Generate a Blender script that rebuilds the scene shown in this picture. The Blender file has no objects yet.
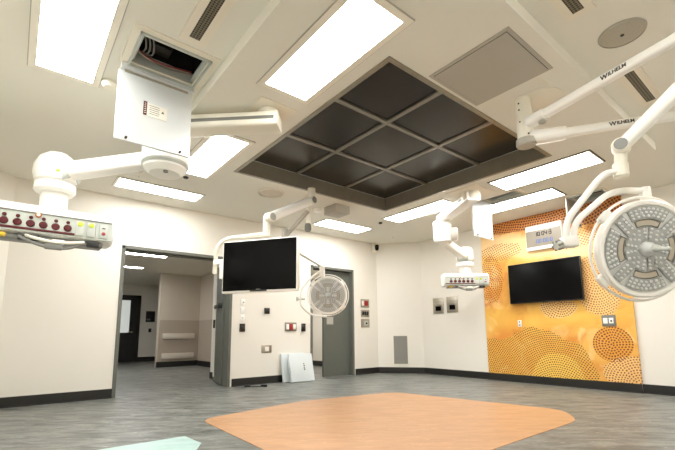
import bpy, bmesh, math, random
from mathutils import Vector, Matrix
random.seed(4)
PI = math.pi
C = bpy.context.scene.collection
SC = bpy.context.scene

# ------------------------------------------------------------------ materials
class N:
    """tiny expression helper: builds Math nodes"""
    def __init__(s, nt, sock): s.nt, s.s = nt, sock
    def _op(s, op, *a):
        n = s.nt.nodes.new('ShaderNodeMath'); n.operation = op
        for i, x in enumerate((s,) + a):
            if isinstance(x, N): s.nt.links.new(x.s, n.inputs[i])
            else: n.inputs[i].default_value = float(x)
        return N(s.nt, n.outputs[0])
    def __add__(s, o): return s._op('ADD', o)
    def __sub__(s, o): return s._op('SUBTRACT', o)
    def __mul__(s, o): return s._op('MULTIPLY', o)
    def __truediv__(s, o): return s._op('DIVIDE', o)
    def lt(s, o): return s._op('LESS_THAN', o)
    def gt(s, o): return s._op('GREATER_THAN', o)
    def mn(s, o): return s._op('MINIMUM', o)
    def mx(s, o): return s._op('MAXIMUM', o)
    def floor(s): return s._op('FLOOR')
    def fract(s): return s._op('FRACT')
    def round(s): return s._op('ROUND')
    def abs(s): return s._op('ABSOLUTE')
    def sqrt(s): return s._op('SQRT')
    def atan2(s, o): return s._op('ARCTAN2', o)

def lin(c):
    return tuple(((v / 12.92) if v <= 0.04045 else ((v + 0.055) / 1.055) ** 2.4) for v in c)
def rgb(r, g, b): return lin((r / 255, g / 255, b / 255)) + (1.0,)

def mat(name, col, rough=0.5, metal=0.0, emit=None, es=0.0, noise=0.0, nscale=6.0, bump=0.0, coat=0.0):
    m = bpy.data.materials.new(name); m.use_nodes = True
    nt = m.node_tree; b = nt.nodes['Principled BSDF']
    b.inputs['Base Color'].default_value = col
    b.inputs['Roughness'].default_value = rough
    b.inputs['Metallic'].default_value = metal
    if coat: b.inputs['Coat Weight'].default_value = coat
    if emit:
        b.inputs['Emission Color'].default_value = emit
        b.inputs['Emission Strength'].default_value = es
    if noise or bump:
        tc = nt.nodes.new('ShaderNodeTexCoord')
        nz = nt.nodes.new('ShaderNodeTexNoise'); nz.inputs['Scale'].default_value = nscale
        nz.inputs['Detail'].default_value = 5
        nt.links.new(tc.outputs['Object'], nz.inputs['Vector'])
        if noise:
            mr = nt.nodes.new('ShaderNodeMix'); mr.data_type = 'RGBA'
            mr.inputs['A'].default_value = tuple(c * (1 - noise) for c in col[:3]) + (1,)
            mr.inputs['B'].default_value = tuple(min(1, c * (1 + noise)) for c in col[:3]) + (1,)
            nt.links.new(nz.outputs['Fac'], mr.inputs['Factor'])
            nt.links.new(mr.outputs['Result'], b.inputs['Base Color'])
        if bump:
            bp = nt.nodes.new('ShaderNodeBump'); bp.inputs['Strength'].default_value = bump
            bp.inputs['Distance'].default_value = 0.01
            nt.links.new(nz.outputs['Fac'], bp.inputs['Height'])
            nt.links.new(bp.outputs['Normal'], b.inputs['Normal'])
    return m

M = {}
M['wall'] = mat('cream paint', rgb(237, 233, 224), 0.6, noise=0.012, nscale=2.0)
M['ceil'] = mat('warm white ceiling board', rgb(229, 227, 217), 0.75, noise=0.02, nscale=1.2)
M['plate'] = mat('ceiling plate paint', rgb(234, 227, 212), 0.6, noise=0.01)
M['base'] = mat('black rubber cove base', rgb(32, 31, 28), 0.45, noise=0.1, nscale=20)
M['frame'] = mat('grey painted steel frame', rgb(104, 106, 99), 0.4, noise=0.03)
M['leaf'] = mat('dark grey door paint', rgb(94, 98, 91), 0.4, noise=0.03)
M['dark'] = mat('near black metal', rgb(34, 32, 29), 0.4, noise=0.05)
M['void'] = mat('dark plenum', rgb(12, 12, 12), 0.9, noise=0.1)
M['white'] = mat('white enamel', rgb(246, 245, 240), 0.28, noise=0.008)
M['offwhite'] = mat('off white enamel', rgb(232, 228, 214), 0.35, noise=0.01)
M['trim'] = mat('white lamp trim', rgb(238, 234, 222), 0.45, noise=0.01)
M['gasket'] = mat('dark gasket', rgb(60, 54, 44), 0.6, noise=0.05)
M['steel'] = mat('brushed stainless', rgb(176, 170, 158), 0.35, 1.0, noise=0.08, nscale=14)
M['bronze'] = mat('brownish stainless', rgb(152, 146, 132), 0.36, 0.55, noise=0.12, nscale=9)
M['framegrey'] = mat('pale grey coated frame', rgb(186, 192, 188), 0.4, 0.1, noise=0.04)
M['greypanel'] = mat('grey coated panel', rgb(176, 172, 162), 0.45, noise=0.03)
M['hatchpanel'] = mat('galvanised white hatch sheet', rgb(222, 226, 226), 0.3, 0.25, noise=0.03)
M['bar'] = mat('tan anodised bar', rgb(146, 142, 132), 0.35, 0.7, noise=0.05)
M['black'] = mat('black glass', rgb(5, 5, 6), 0.16, noise=0.05); M['black'].node_tree.nodes['Principled BSDF'].inputs['Specular IOR Level'].default_value = 0.12
M['blackplastic'] = mat('black plastic', rgb(24, 24, 24), 0.45, noise=0.05)
M['greyplastic'] = mat('grey plastic', rgb(196, 200, 194), 0.4, noise=0.02)
M['midgrey'] = mat('mid grey plastic', rgb(120, 120, 114), 0.45, noise=0.03)
M['consolegrey'] = mat('pale grey green fascia', rgb(196, 202, 194), 0.4, noise=0.02)
M['led'] = mat('grey led module', rgb(166, 169, 168), 0.35, 0.0, noise=0.04, nscale=30)
M['lens'] = mat('clear led lens', rgb(220, 222, 221), 0.12, 0.0, noise=0.04)
M['lampface'] = mat('pale grey lamp face', rgb(216, 219, 218), 0.4, noise=0.02)
M['red'] = mat('dark red outlet', rgb(84, 12, 20), 0.4, noise=0.08)
M['redbright'] = mat('red button', rgb(158, 34, 34), 0.4, noise=0.05)
M['green'] = mat('lime green button', rgb(196, 214, 70), 0.4, noise=0.05)
M['amber'] = mat('orange brass ring', rgb(190, 110, 50), 0.35, 0.4, noise=0.05)
M['yellow'] = mat('yellow plug', rgb(214, 180, 40), 0.4, noise=0.05)
M['taupe'] = mat('taupe corridor paint', rgb(196, 186, 172), 0.6, noise=0.02)
M['taupe2'] = mat('taupe wainscot', rgb(172, 160, 146), 0.55, noise=0.02)
M['rail'] = mat('bumper rail vinyl', rgb(206, 198, 186), 0.5, noise=0.02)
M['window'] = mat('pale lamp window', rgb(196, 188, 172), 0.25, 0.3, noise=0.05)
M['foam'] = mat('white packing board', rgb(216, 224, 227), 0.6, noise=0.01)
M['letters'] = mat('dark grey lettering', rgb(60, 56, 50), 0.5, noise=0.02)
M['blue'] = mat('blue digit', rgb(60, 110, 190), 0.4, noise=0.02)
M['clockface'] = mat('taupe clock face', rgb(146, 138, 124), 0.3, 0.0, noise=0.03)
M['cable'] = mat('grey cable sheath', rgb(112, 110, 106), 0.5, noise=0.05)
M['redcable'] = mat('red cable sheath', rgb(120, 40, 34), 0.5, noise=0.05)
M['glasslit'] = mat('frosted door glass', rgb(214, 222, 218), 0.3, noise=0.02, emit=rgb(225, 230, 225), es=0.25)
M['lamp'] = mat('lamp diffuser', rgb(255, 252, 246), 0.5, noise=0.005, emit=(1.0, 0.988, 0.962, 1), es=11.0)
M['corlamp'] = mat('corridor lamp diffuser', rgb(255, 252, 246), 0.5, noise=0.005, emit=(1.0, 0.975, 0.94, 1), es=26.0)

def floor_mat(name, a, b_, hl):
    m = bpy.data.materials.new(name); m.use_nodes = True
    nt = m.node_tree; b = nt.nodes['Principled BSDF']; b.inputs['Roughness'].default_value = 0.38
    tc = nt.nodes.new('ShaderNodeTexCoord')
    mr_ = nt.nodes.new('ShaderNodeMapping'); mr_.inputs['Rotation'].default_value = (0, 0, math.radians(-51))
    nt.links.new(tc.outputs['Object'], mr_.inputs['Vector'])
    mp = nt.nodes.new('ShaderNodeMapping'); mp.inputs['Scale'].default_value = (1.1, 3.6, 1)
    nt.links.new(mr_.outputs[0], mp.inputs['Vector'])
    n1 = nt.nodes.new('ShaderNodeTexNoise'); n1.inputs['Scale'].default_value = 2.6; n1.inputs['Detail'].default_value = 8
    n1.inputs['Roughness'].default_value = 0.62; n1.inputs['Distortion'].default_value = 0.6
    nt.links.new(mp.outputs[0], n1.inputs['Vector'])
    r = nt.nodes.new('ShaderNodeValToRGB')
    e = r.color_ramp.elements
    e[0].position = 0.32; e[0].color = a; e[1].position = 0.68; e[1].color = b_
    nt.links.new(n1.outputs['Fac'], r.inputs['Fac'])
    n2 = nt.nodes.new('ShaderNodeTexNoise'); n2.inputs['Scale'].default_value = 9; n2.inputs['Detail'].default_value = 4
    n2.inputs['Distortion'].default_value = 1.2
    nt.links.new(mp.outputs[0], n2.inputs['Vector'])
    r2 = nt.nodes.new('ShaderNodeValToRGB'); r2.color_ramp.elements[0].position = 0.6; r2.color_ramp.elements[1].position = 0.74
    nt.links.new(n2.outputs['Fac'], r2.inputs['Fac'])
    mx = nt.nodes.new('ShaderNodeMix'); mx.data_type = 'RGBA'; mx.inputs['B'].default_value = hl
    ml = nt.nodes.new('ShaderNodeMath'); ml.operation = 'MULTIPLY'; ml.inputs[1].default_value = 0.55
    nt.links.new(r2.outputs['Color'], ml.inputs[0])
    nt.links.new(ml.outputs[0], mx.inputs['Factor'])
    nt.links.new(r.outputs['Color'], mx.inputs['A'])
    nt.links.new(mx.outputs['Result'], b.inputs['Base Color'])
    return m
M['floor'] = floor_mat('streaked grey sheet vinyl', rgb(70, 73, 70), rgb(142, 144, 139), rgb(190, 192, 188))
M['orange'] = floor_mat('streaked orange sheet vinyl', rgb(178, 134, 96), rgb(196, 152, 112), rgb(218, 180, 142))
M['teal'] = floor_mat('streaked pale teal sheet vinyl', rgb(166, 196, 192), rgb(184, 210, 206), rgb(202, 226, 222))

def perf_mat(name, base, hole, scale, thr, metal=0.5, rough=0.3):
    m = bpy.data.materials.new(name); m.use_nodes = True
    nt = m.node_tree; b = nt.nodes['Principled BSDF']
    b.inputs['Roughness'].default_value = rough; b.inputs['Metallic'].default_value = metal
    tc = nt.nodes.new('ShaderNodeTexCoord'); sp = nt.nodes.new('ShaderNodeSeparateXYZ')
    nt.links.new(tc.outputs['Object'], sp.inputs[0])
    x = N(nt, sp.outputs[0]) * scale; y = N(nt, sp.outputs[1]) * scale
    fx = x.fract() - 0.5; fy = y.fract() - 0.5
    d = (fx * fx + fy * fy).sqrt().lt(thr)
    mx = nt.nodes.new('ShaderNodeMix'); mx.data_type = 'RGBA'
    mx.inputs['A'].default_value = base; mx.inputs['B'].default_value = hole
    nt.links.new(d.s, mx.inputs['Factor']); nt.links.new(mx.outputs['Result'], b.inputs['Base Color'])
    return m
M['filter'] = perf_mat('perforated diffuser screen', rgb(60, 54, 47), rgb(26, 24, 21), 55, 0.3, 0.4, 0.26)
M['grillemesh'] = perf_mat('slot diffuser mesh', rgb(120, 112, 94), rgb(46, 42, 34), 48, 0.36, 0.2, 0.5)
M['speakermesh'] = perf_mat('speaker grille mesh', rgb(186, 180, 166), rgb(146, 140, 126), 140, 0.3, 0.0, 0.6)
M['speakermesh_pale'] = perf_mat('pale speaker grille mesh', rgb(214, 206, 190), rgb(184, 176, 160), 140, 0.3, 0.0, 0.6)

def louvre_mat():
    m = bpy.data.materials.new('louvred return grille'); m.use_nodes = True
    nt = m.node_tree; b = nt.nodes['Principled BSDF']; b.inputs['Roughness'].default_value = 0.5
    tc = nt.nodes.new('ShaderNodeTexCoord'); sp = nt.nodes.new('ShaderNodeSeparateXYZ')
    nt.links.new(tc.outputs['Object'], sp.inputs[0])
    f = (N(nt, sp.outputs[2]) * 60).fract().lt(0.45)
    mx = nt.nodes.new('ShaderNodeMix'); mx.data_type = 'RGBA'
    mx.inputs['A'].default_value = rgb(168, 166, 158); mx.inputs['B'].default_value = rgb(96, 95, 90)
    nt.links.new(f.s, mx.inputs['Factor']); nt.links.new(mx.outputs['Result'], b.inputs['Base Color'])
    return m
M['louvre'] = louvre_mat()

def mural_mat():
    m = bpy.data.materials.new('orange dot painting'); m.use_nodes = True
    nt = m.node_tree; L = nt.links; b = nt.nodes['Principled BSDF']; b.inputs['Roughness'].default_value = 0.45
    tc = nt.nodes.new('ShaderNodeTexCoord'); sp = nt.nodes.new('ShaderNodeSeparateXYZ')
    L.new(tc.outputs['Object'], sp.inputs[0])
    x = N(nt, sp.outputs[0]); z = N(nt, sp.outputs[2])
    def noise(scale, detail=4, dist=0.5, seed=0.0):
        mp = nt.nodes.new('ShaderNodeMapping'); mp.inputs['Location'].default_value = (seed, seed * 2.1, seed)
        L.new(tc.outputs['Object'], mp.inputs['Vector'])
        n = nt.nodes.new('ShaderNodeTexNoise'); n.inputs['Scale'].default_value = scale
        n.inputs['Detail'].default_value = detail; n.inputs['Distortion'].default_value = dist
        L.new(mp.outputs[0], n.inputs['Vector']); return N(nt, n.outputs['Fac'])
    def mixc(f, a, c):
        n = nt.nodes.new('ShaderNodeMix'); n.data_type = 'RGBA'
        L.new(f.s, n.inputs['Factor'])
        for k, v in (('A', a), ('B', c)):
            if isinstance(v, tuple): n.inputs[k].default_value = v
            else: L.new(v, n.inputs[k])
        return n.outputs['Result']
    def ramp(f, a, c):
        n = nt.nodes.new('ShaderNodeMapRange'); n.interpolation_type = 'SMOOTHSTEP'
        L.new(f.s, n.inputs[0]); n.inputs[1].default_value = a; n.inputs[2].default_value = c
        return N(nt, n.outputs[0])
    wob = noise(2.2, 3, 0.3, 3.0) - 0.5
    wob2 = noise(5.0, 3, 0.3, 7.0) - 0.5
    def dots(cx, cz, s, rad):
        dx = x - cx; dz = (z - cz) + wob * 0.10
        dx = dx + wob2 * 0.05
        r = (dx * dx + dz * dz).sqrt() / s
        i = r.floor(); fr = r.fract() - 0.5
        a = dz.atan2(dx) / (2 * PI)
        n = ((i + 0.5) * (2 * PI)).round()
        fa = (a * n).fract() - 0.5
        return (fr * fr + fa * fa).sqrt().lt(rad)
    def disc(cx, cz, rx, rz, w=0.25):
        dx = (x - cx) / rx; dz = (z - cz) / rz
        return ((dx * dx + dz * dz).sqrt() + wob * w + wob2 * w).lt(1.0)
    # ground colours
    base = mixc(ramp(noise(1.6, 4, 0.8, 1.0), 0.36, 0.66), rgb(222, 146, 60), rgb(238, 186, 92))
    base = mixc(ramp(noise(2.4, 5, 1.0, 5.0), 0.50, 0.68) * 0.8, base, rgb(246, 212, 148))
    base = mixc(ramp(noise(3.2, 5, 1.0, 9.0), 0.56, 0.72) * 0.6, base, rgb(206, 98, 36))
    # yellow stretch below the screen
    yel = ramp((z - 1.15).abs(), 0.35, 0.05)
    base = mixc(yel * 0.55, base, rgb(246, 196, 84))
    # dark orange band on top
    band = ((z - 2.72) + (x + 3.1) * 0.10 + wob * 0.15).gt(0.0)
    base = mixc(band * 0.85, base, rgb(214, 138, 68))
    # pale field under the band
    pale = ramp(((z - 2.42) + (x + 3.1) * 0.15).abs() + wob * 0.2, 0.30, 0.12)
    base = mixc(pale * 0.75, base, rgb(248, 222, 170))
    # masks
    def both(a, c): return a * c
    mound = disc(-3.35, 0.0, 0.95, 0.95, 0.22)
    mound2 = disc(-4.25, 0.15, 0.62, 0.62, 0.2).mx(mound)
    inner = disc(-3.05, 0.12, 0.42, 0.42, 0.2)
    wheel = disc(-2.2, 0.70, 0.27, 0.27, 0.02)
    low = disc(-2.02, 0.27, 0.36, 0.25, 0.4)
    right = disc(-2.3, 1.66, 0.34, 0.52, 0.25)
    mid = disc(-2.95, 1.30, 0.30, 0.18, 0.35)
    leftc = disc(-4.12, 1.9, 0.22, 0.5, 0.5)
    pale2 = disc(-3.95, 2.42, 0.42, 0.17, 0.5).mx(disc(-2.7, 2.48, 0.5, 0.2, 0.5))
    base = mixc(mound2 * 0.7, base, rgb(232, 178, 76))
    base = mixc(inner * 0.75, base, rgb(244, 204, 96))
    base = mixc(wheel * 0.9, base, rgb(226, 156, 58))
    base = mixc((right.mx(low)).mx(mid) * 0.75, base, rgb(246, 206, 140))
    dk = rgb(104, 60, 22); md = rgb(150, 84, 30)
    out = mixc(mound2 * dots(-3.05, -0.25, 0.036, 0.29), base, dk)
    out = mixc(wheel * dots(-2.2, 0.70, 0.040, 0.32), out, rgb(120, 62, 16))
    out = mixc(low * dots(-1.9, 0.1, 0.038, 0.30), out, md)
    out = mixc(right * dots(-2.35, 1.7, 0.038, 0.30), out, md)
    out = mixc(mid * dots(-2.9, 1.4, 0.038, 0.30), out, md)
    out = mixc(leftc * dots(-4.2, 1.8, 0.042, 0.30), out, md)
    out = mixc(band * dots(-3.1, 5.5, 0.046, 0.36), out, rgb(104, 50, 16))
    out = mixc(pale2 * dots(-3.4, 1.0, 0.042, 0.31), out, rgb(170, 104, 46))
    L.new(out, b.inputs['Base Color'])
    return m
M['mural'] = mural_mat()

# ------------------------------------------------------------------ mesh helpers
I4 = Matrix.Identity(4)
def bm_new(): return bmesh.new()
def add_box(bm, c, s, T=I4, bev=0.0, rot=None, mi=0, seg=2):
    r = bmesh.ops.create_cube(bm, size=1.0)
    vs = r['verts']
    Mx = T @ Matrix.Translation(Vector(c)) @ (rot.to_4x4() if rot else I4) @ Matrix.Diagonal((s[0], s[1], s[2], 1))
    bmesh.ops.transform(bm, matrix=Mx, verts=vs)
    fs = list({f for v in vs for f in v.link_faces})
    for f in fs: f.material_index = mi
    if bev > 0:
        es = list({e for v in vs for e in v.link_edges})
        g = bmesh.ops.bevel(bm, geom=es, offset=bev, segments=seg, affect='EDGES', profile=0.5)
        for f in g['faces']: f.material_index = mi
def frame_from(d):
    d = Vector(d).normalized()
    u = Vector((0, 0, 1)).cross(d)
    if u.length < 1e-4: u = Vector((1, 0, 0))
    u.normalize(); v = d.cross(u)
    return u, v, d
def rings(bm, rs, caps=(True, True), mi=0, closed=False):
    """rs: list of lists of Vectors, same count"""
    V = [[bm.verts.new(p) for p in r] for r in rs]
    n = len(V[0]); m = len(V)
    for k in range(m if closed else m - 1):
        a, b = V[k], V[(k + 1) % m]
        for i in range(n):
            f = bm.faces.new((a[i], a[(i + 1) % n], b[(i + 1) % n], b[i])); f.material_index = mi
    if not closed:
        if caps[0]: bm.faces.new(list(reversed(V[0]))).material_index = mi
        if caps[1]: bm.faces.new(V[-1]).material_index = mi
def add_lathe(bm, prof, o, axis=(0, 0, 1), seg=40, mi=0, caps=(True, True), T=I4):
    """prof: [(radius, height)] about axis through o"""
    u, v, d = frame_from(axis); o = Vector(o)
    rs = []
    for r, h in prof:
        r = max(r, 1e-4)
        rs.append([T @ (o + d * h + (u * math.cos(2 * PI * i / seg) + v * math.sin(2 * PI * i / seg)) * r) for i in range(seg)])
    rings(bm, rs, caps, mi)
def add_cyl(bm, p0, p1, r0, r1=None, seg=28, mi=0, T=I4, bev=0.0):
    p0, p1 = Vector(p0), Vector(p1); L = (p1 - p0).length; r1 = r0 if r1 is None else r1
    if bev: prof = [(r0 - bev, 0), (r0, bev), (r1, L - bev), (r1 - bev, L)]
    else: prof = [(r0, 0), (r1, L)]
    add_lathe(bm, prof, p0, p1 - p0, seg, mi, T=T)
def smooth_path(pts, n=8):
    P = [Vector(p) for p in pts]; out = []
    for k in range(len(P) - 1):
        a = P[max(k - 1, 0)]; b = P[k]; c = P[k + 1]; d = P[min(k + 2, len(P) - 1)]
        for i in range(n):
            t = i / n
            out.append(0.5 * ((2 * b) + (c - a) * t + (2 * a - 5 * b + 4 * c - d) * t * t + (3 * b - a - 3 * c + d) * t ** 3))
    out.append(P[-1]); return out
def fillet_path(pts, r, n=8):
    P = [Vector(p) for p in pts]; out = [P[0]]
    for k in range(1, len(P) - 1):
        a, b, c = P[k - 1], P[k], P[k + 1]
        q = min(r, (a - b).length * 0.49, (c - b).length * 0.49)
        s = b + (a - b).normalized() * q; e = b + (c - b).normalized() * q
        for i in range(n + 1):
            t = i / n
            out.append(s * (1 - t) ** 2 + b * 2 * t * (1 - t) + e * t * t)
    out.append(P[-1]); return out
def add_tube(bm, pts, r, seg=14, mi=0, closed=False, T=I4, flat=1.0):
    P = [Vector(p) for p in pts]; m = len(P)
    rs = []; prev = None
    for k in range(m):
        if closed: t = (P[(k + 1) % m] - P[k - 1])
        else: t = P[min(k + 1, m - 1)] - P[max(k - 1, 0)]
        t.normalize()
        if prev is None: u, v, _ = frame_from(t)
        else:
            u = prev - t * prev.dot(t); u.normalize(); v = t.cross(u)
        prev = u
        rr = r[k] if isinstance(r, (list, tuple)) else r
        rs.append([T @ (P[k] + (u * math.cos(2 * PI * i / seg) * flat + v * math.sin(2 * PI * i / seg)) * rr) for i in range(seg)])
    rings(bm, rs, mi=mi, closed=closed)
def add_beam(bm, p0, p1, s0, s1=None, bev=0.02, mi=0, up=(0, 0, 1), T=I4):
    """box beam p0->p1, section s=(side width, height), rounded corners, can taper"""
    s1 = s1 or s0
    p0, p1 = Vector(p0), Vector(p1); d = (p1 - p0).normalized()
    u = Vector(up).cross(d).normalized(); v = d.cross(u)
    def sec(p, s, k=1.0):
        w, h = s[0] / 2 * k, s[1] / 2 * k; out = []
        for cx, cy, a0 in ((1, 1, 0), (-1, 1, 90), (-1, -1, 180), (1, -1, 270)):
            for j in range(4):
                a = math.radians(a0 + j * 30)
                out.append(T @ (p + u * (cx * (w - bev) + math.cos(a) * bev) + v * (cy * (h - bev) + math.sin(a) * bev)))
        return out
    rings(bm, [sec(p0, s0), sec(p1, s1)], mi=mi)
def add_prism(bm, poly, z0, z1, T=I4, mi=0):
    rings(bm, [[T @ Vector((x, y, z0)) for x, y in poly], [T @ Vector((x, y, z1)) for x, y in poly]], mi=mi)

ROOT = {}
def obj(name, bm, m, parent=None, smooth=True, ang=35):
    """link bm as ONE mesh object; coordinates given in world space"""
    bmesh.ops.recalc_face_normals(bm, faces=bm.faces)
    me = bpy.data.meshes.new(name)
    if parent is not None:
        off = Vector((0, 0, 0)); p = parent
        while p is not None: off += Vector(p.location); p = p.parent
        bmesh.ops.translate(bm, verts=bm.verts, vec=-off)
    bm.to_mesh(me); bm.free()
    for mm in (m if isinstance(m, (list, tuple)) else [m]): me.materials.append(M[mm])
    if smooth:
        for p in me.polygons: p.use_smooth = True
        me.set_sharp_from_angle(angle=math.radians(ang))
    o = bpy.data.objects.new(name, me); C.objects.link(o)
    if parent is not None: o.parent = parent
    return o
def tag(o, label, cat, group=None):
    o['label'] = label; o['category'] = cat
    if group: o['group'] = group
    return o
def thing(name, label, cat, loc, group=None):
    o = bpy.data.objects.new(name, None); C.objects.link(o); o.location = loc
    o.empty_display_size = 0.1
    return tag(o, label, cat, group)
def struct(name, bm, m, parent=None, smooth=False):
    o = obj(name, bm, m, parent, smooth)
    if parent is None: o['kind'] = 'structure'
    return o
def centre_origin(o):
    """move the origin of a single-mesh thing to its base centre"""
    vs = [v.co.copy() for v in o.data.vertices]
    lo = Vector(min(v[i] for v in vs) for i in range(3)); hi = Vector(max(v[i] for v in vs) for i in range(3))
    c = Vector(((lo.x + hi.x) / 2, (lo.y + hi.y) / 2, lo.z))
    o.data.transform(Matrix.Translation(-c)); o.location = c
    return o
def single(name, bm, m, label, cat, group=None, smooth=True):
    return tag(centre_origin(obj(name, bm, m, None, smooth)), label, cat, group)
def text_mesh(body, size, T, extrude=0.001, bold_first=False):
    cu = bpy.data.curves.new('txt', 'FONT'); cu.body = body; cu.size = size; cu.extrude = extrude
    cu.align_x = 'CENTER'; cu.align_y = 'CENTER'
    cu.offset = 0.0015 * size / 0.05
    to = bpy.data.objects.new('txt', cu); C.objects.link(to)
    dg = bpy.context.evaluated_depsgraph_get()
    me = bpy.data.meshes.new_from_object(to.evaluated_get(dg))
    bpy.data.objects.remove(to); bpy.data.curves.remove(cu)
    bm = bmesh.new(); bm.from_mesh(me); bpy.data.meshes.remove(me)
    bmesh.ops.transform(bm, matrix=T, verts=bm.verts)
    return bm
def basis(o, x, y, z):
    x, y, z = Vector(x), Vector(y), Vector(z)
    m = Matrix((x, y, z)).transposed().to_4x4(); m.translation = Vector(o); return m

# ------------------------------------------------------------------ room shell
XL, XR, YN, YF, H = -6.69, 0.62, -0.72, 7.25, 3.0
WT = 0.18
# camera frame (for the facing of the lamp heads only)
# floor: room + corridor + side room in one slab
bm = bm_new()
add_box(bm, ((-17 + 1) / 2, 3.8, -0.05), (18.2, 11.6, 0.1)); struct('floor', bm, 'floor')

def inlay(name, poly, m, label):
    bm = bm_new(); add_prism(bm, poly, 0.0, 0.004)
    o = obj(name, bm, m, None, False); o['kind'] = 'structure'; o['label'] = label
def round_poly(P, r, n=8):
    out = []
    for k in range(len(P)):
        a, b, c = Vector(P[k - 1]), Vector(P[k]), Vector(P[(k + 1) % len(P)])
        s = b + (a - b).normalized() * r; e = b + (c - b).normalized() * r
        for i in range(n + 1):
            t = i / n; q = s * (1 - t) ** 2 + b * 2 * t * (1 - t) + e * t * t
            out.append((q.x, q.y))
    return out
inlay('floor_inlay', round_poly([(-4.34, 1.63), (-4.62, 3.1), (-4.36, 4.62), (-3.6, 4.76), (-2.1, 5.02), (-1.76, 4.55), (-1.78, 1.58)], 0.20), 'orange',
      'large orange rectangle with rounded corners inlaid in the grey floor')
inlay('floor_inlay', [(-3.77, -0.1), (-3.74, 1.27), (-3.42, 1.30), (-3.0, 1.05), (-2.2, 1.05), (-2.2, -0.1)], 'teal',
      'pale teal corner of floor inlay at bottom edge of the picture')

def wall_with_openings(name, x0, x1, ya, yb, zt, ops, m='wall'):
    """wall slab normal to x with rectangular openings [(y0,y1,z1)] reaching the floor"""
    bm = bm_new(); y = ya
    for (o0, o1, oz) in ops:
        add_box(bm, ((x0 + x1) / 2, (y + o0) / 2, zt / 2), (x1 - x0, o0 - y, zt))
        add_box(bm, ((x0 + x1) / 2, (o0 + o1) / 2, (oz + zt) / 2), (x1 - x0, o1 - o0, zt - oz))
        y = o1
    add_box(bm, ((x0 + x1) / 2, (y + yb) / 2, zt / 2), (x1 - x0, yb - y, zt))
    return struct(name, bm, m)
D1 = (1.20, 2.99, 2.25); D2 = (4.70, 5.86, 2.30)
wall_with_openings('wall_left', XL - WT, XL, -0.13, 6.6, H + 0.12, [D1, D2])
def wall_line(name, p, q, zt, m='wall', th=WT, side=1):
    p, q = Vector((p[0], p[1], 0)), Vector((q[0], q[1], 0)); d = (q - p).normalized(); n = Vector((d.y, -d.x, 0)) * side
    bm = bm_new()
    add_prism(bm, [((p).x, p.y), (q.x, q.y), (q + n * th).xy[:], (p + n * th).xy[:]], 0, zt)
    return struct(name, bm, m)
CH0, CH1 = (XL, 6.6), (-5.9, YF)
wall_line('wall_corner', CH0, CH1, H + 0.12, side=-1)
wall_line('wall_right', CH1, (XR, YF), H + 0.12, side=-1)
wall_line('wall_near_corner', (XL, -0.13), (-6.1, YN), H + 0.12, side=1)
wall_line('wall_near', (-6.1, YN), (XR, YN), H + 0.12, side=1)
wall_line('wall_back', (XR, YN), (XR, YF), H + 0.12, side=1)

# ceilings with holes
def plate(bm, x0, x1, y0, y1, z0, z1, holes):
    xs = sorted({x0, x1, *[h[0] for h in holes], *[h[1] for h in holes]})
    ys = sorted({y0, y1, *[h[2] for h in holes], *[h[3] for h in holes]})
    xs = [x for x in xs if x0 <= x <= x1]; ys = [y for y in ys if y0 <= y <= y1]
    def hole(i, j):
        if i < 0 or j < 0 or i >= len(xs) - 1 or j >= len(ys) - 1: return True
        cx, cy = (xs[i] + xs[i + 1]) / 2, (ys[j] + ys[j + 1]) / 2
        return any(h[0] < cx < h[1] and h[2] < cy < h[3] for h in holes)
    def q(*p): bm.faces.new([bm.verts.new(v) for v in p])
    for i in range(len(xs) - 1):
        for j in range(len(ys) - 1):
            if hole(i, j): continue
            a, b, c, d = xs[i], xs[i + 1], ys[j], ys[j + 1]
            q((a, c, z0), (b, c, z0), (b, d, z0), (a, d, z0)); q((a, c, z1), (a, d, z1), (b, d, z1), (b, c, z1))
            if hole(i - 1, j): q((a, c, z0), (a, d, z0), (a, d, z1), (a, c, z1))
            if hole(i + 1, j): q((b, c, z0), (b, c, z1), (b, d, z1), (b, d, z0))
            if hole(i, j - 1): q((a, c, z0), (a, c, z1), (b, c, z1), (b, c, z0))
            if hole(i, j + 1): q((a, d, z0), (b, d, z0), (b, d, z1), (a, d, z1))
    bmesh.ops.remove_doubles(bm, verts=bm.verts, dist=1e-5)
LAM = (-4.45, -1.855, 2.01, 4.62)
HT1 = (-3.22, -2.80, 0.52, 1.03)
HT2 = (-3.31, -2.77, 5.42, 5.93)
HT3 = (-2.42, -1.94, 6.64, 7.12)
CL = (-5.45, -1.04, 1.10, 5.45)      # the lowered middle of the ceiling
ZC = 2.90
bm = bm_new(); plate(bm, XL - 0.1, XR + 0.1, YN - 0.1, YF + 0.1, H, H + 0.1, [LAM, HT1, HT2, HT3]); struct('ceiling', bm, 'ceil')
bm = bm_new(); plate(bm, *CL, ZC, H, [LAM]); struct('trim_1', bm, 'ceil')['label'] = 'lowered flat middle panel of the ceiling'
bm = bm_new(); add_box(bm, (-1.255, 3.25, ZC - .002), (.012, .55, .004)); struct('trim_4', bm, 'plate')
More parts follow.
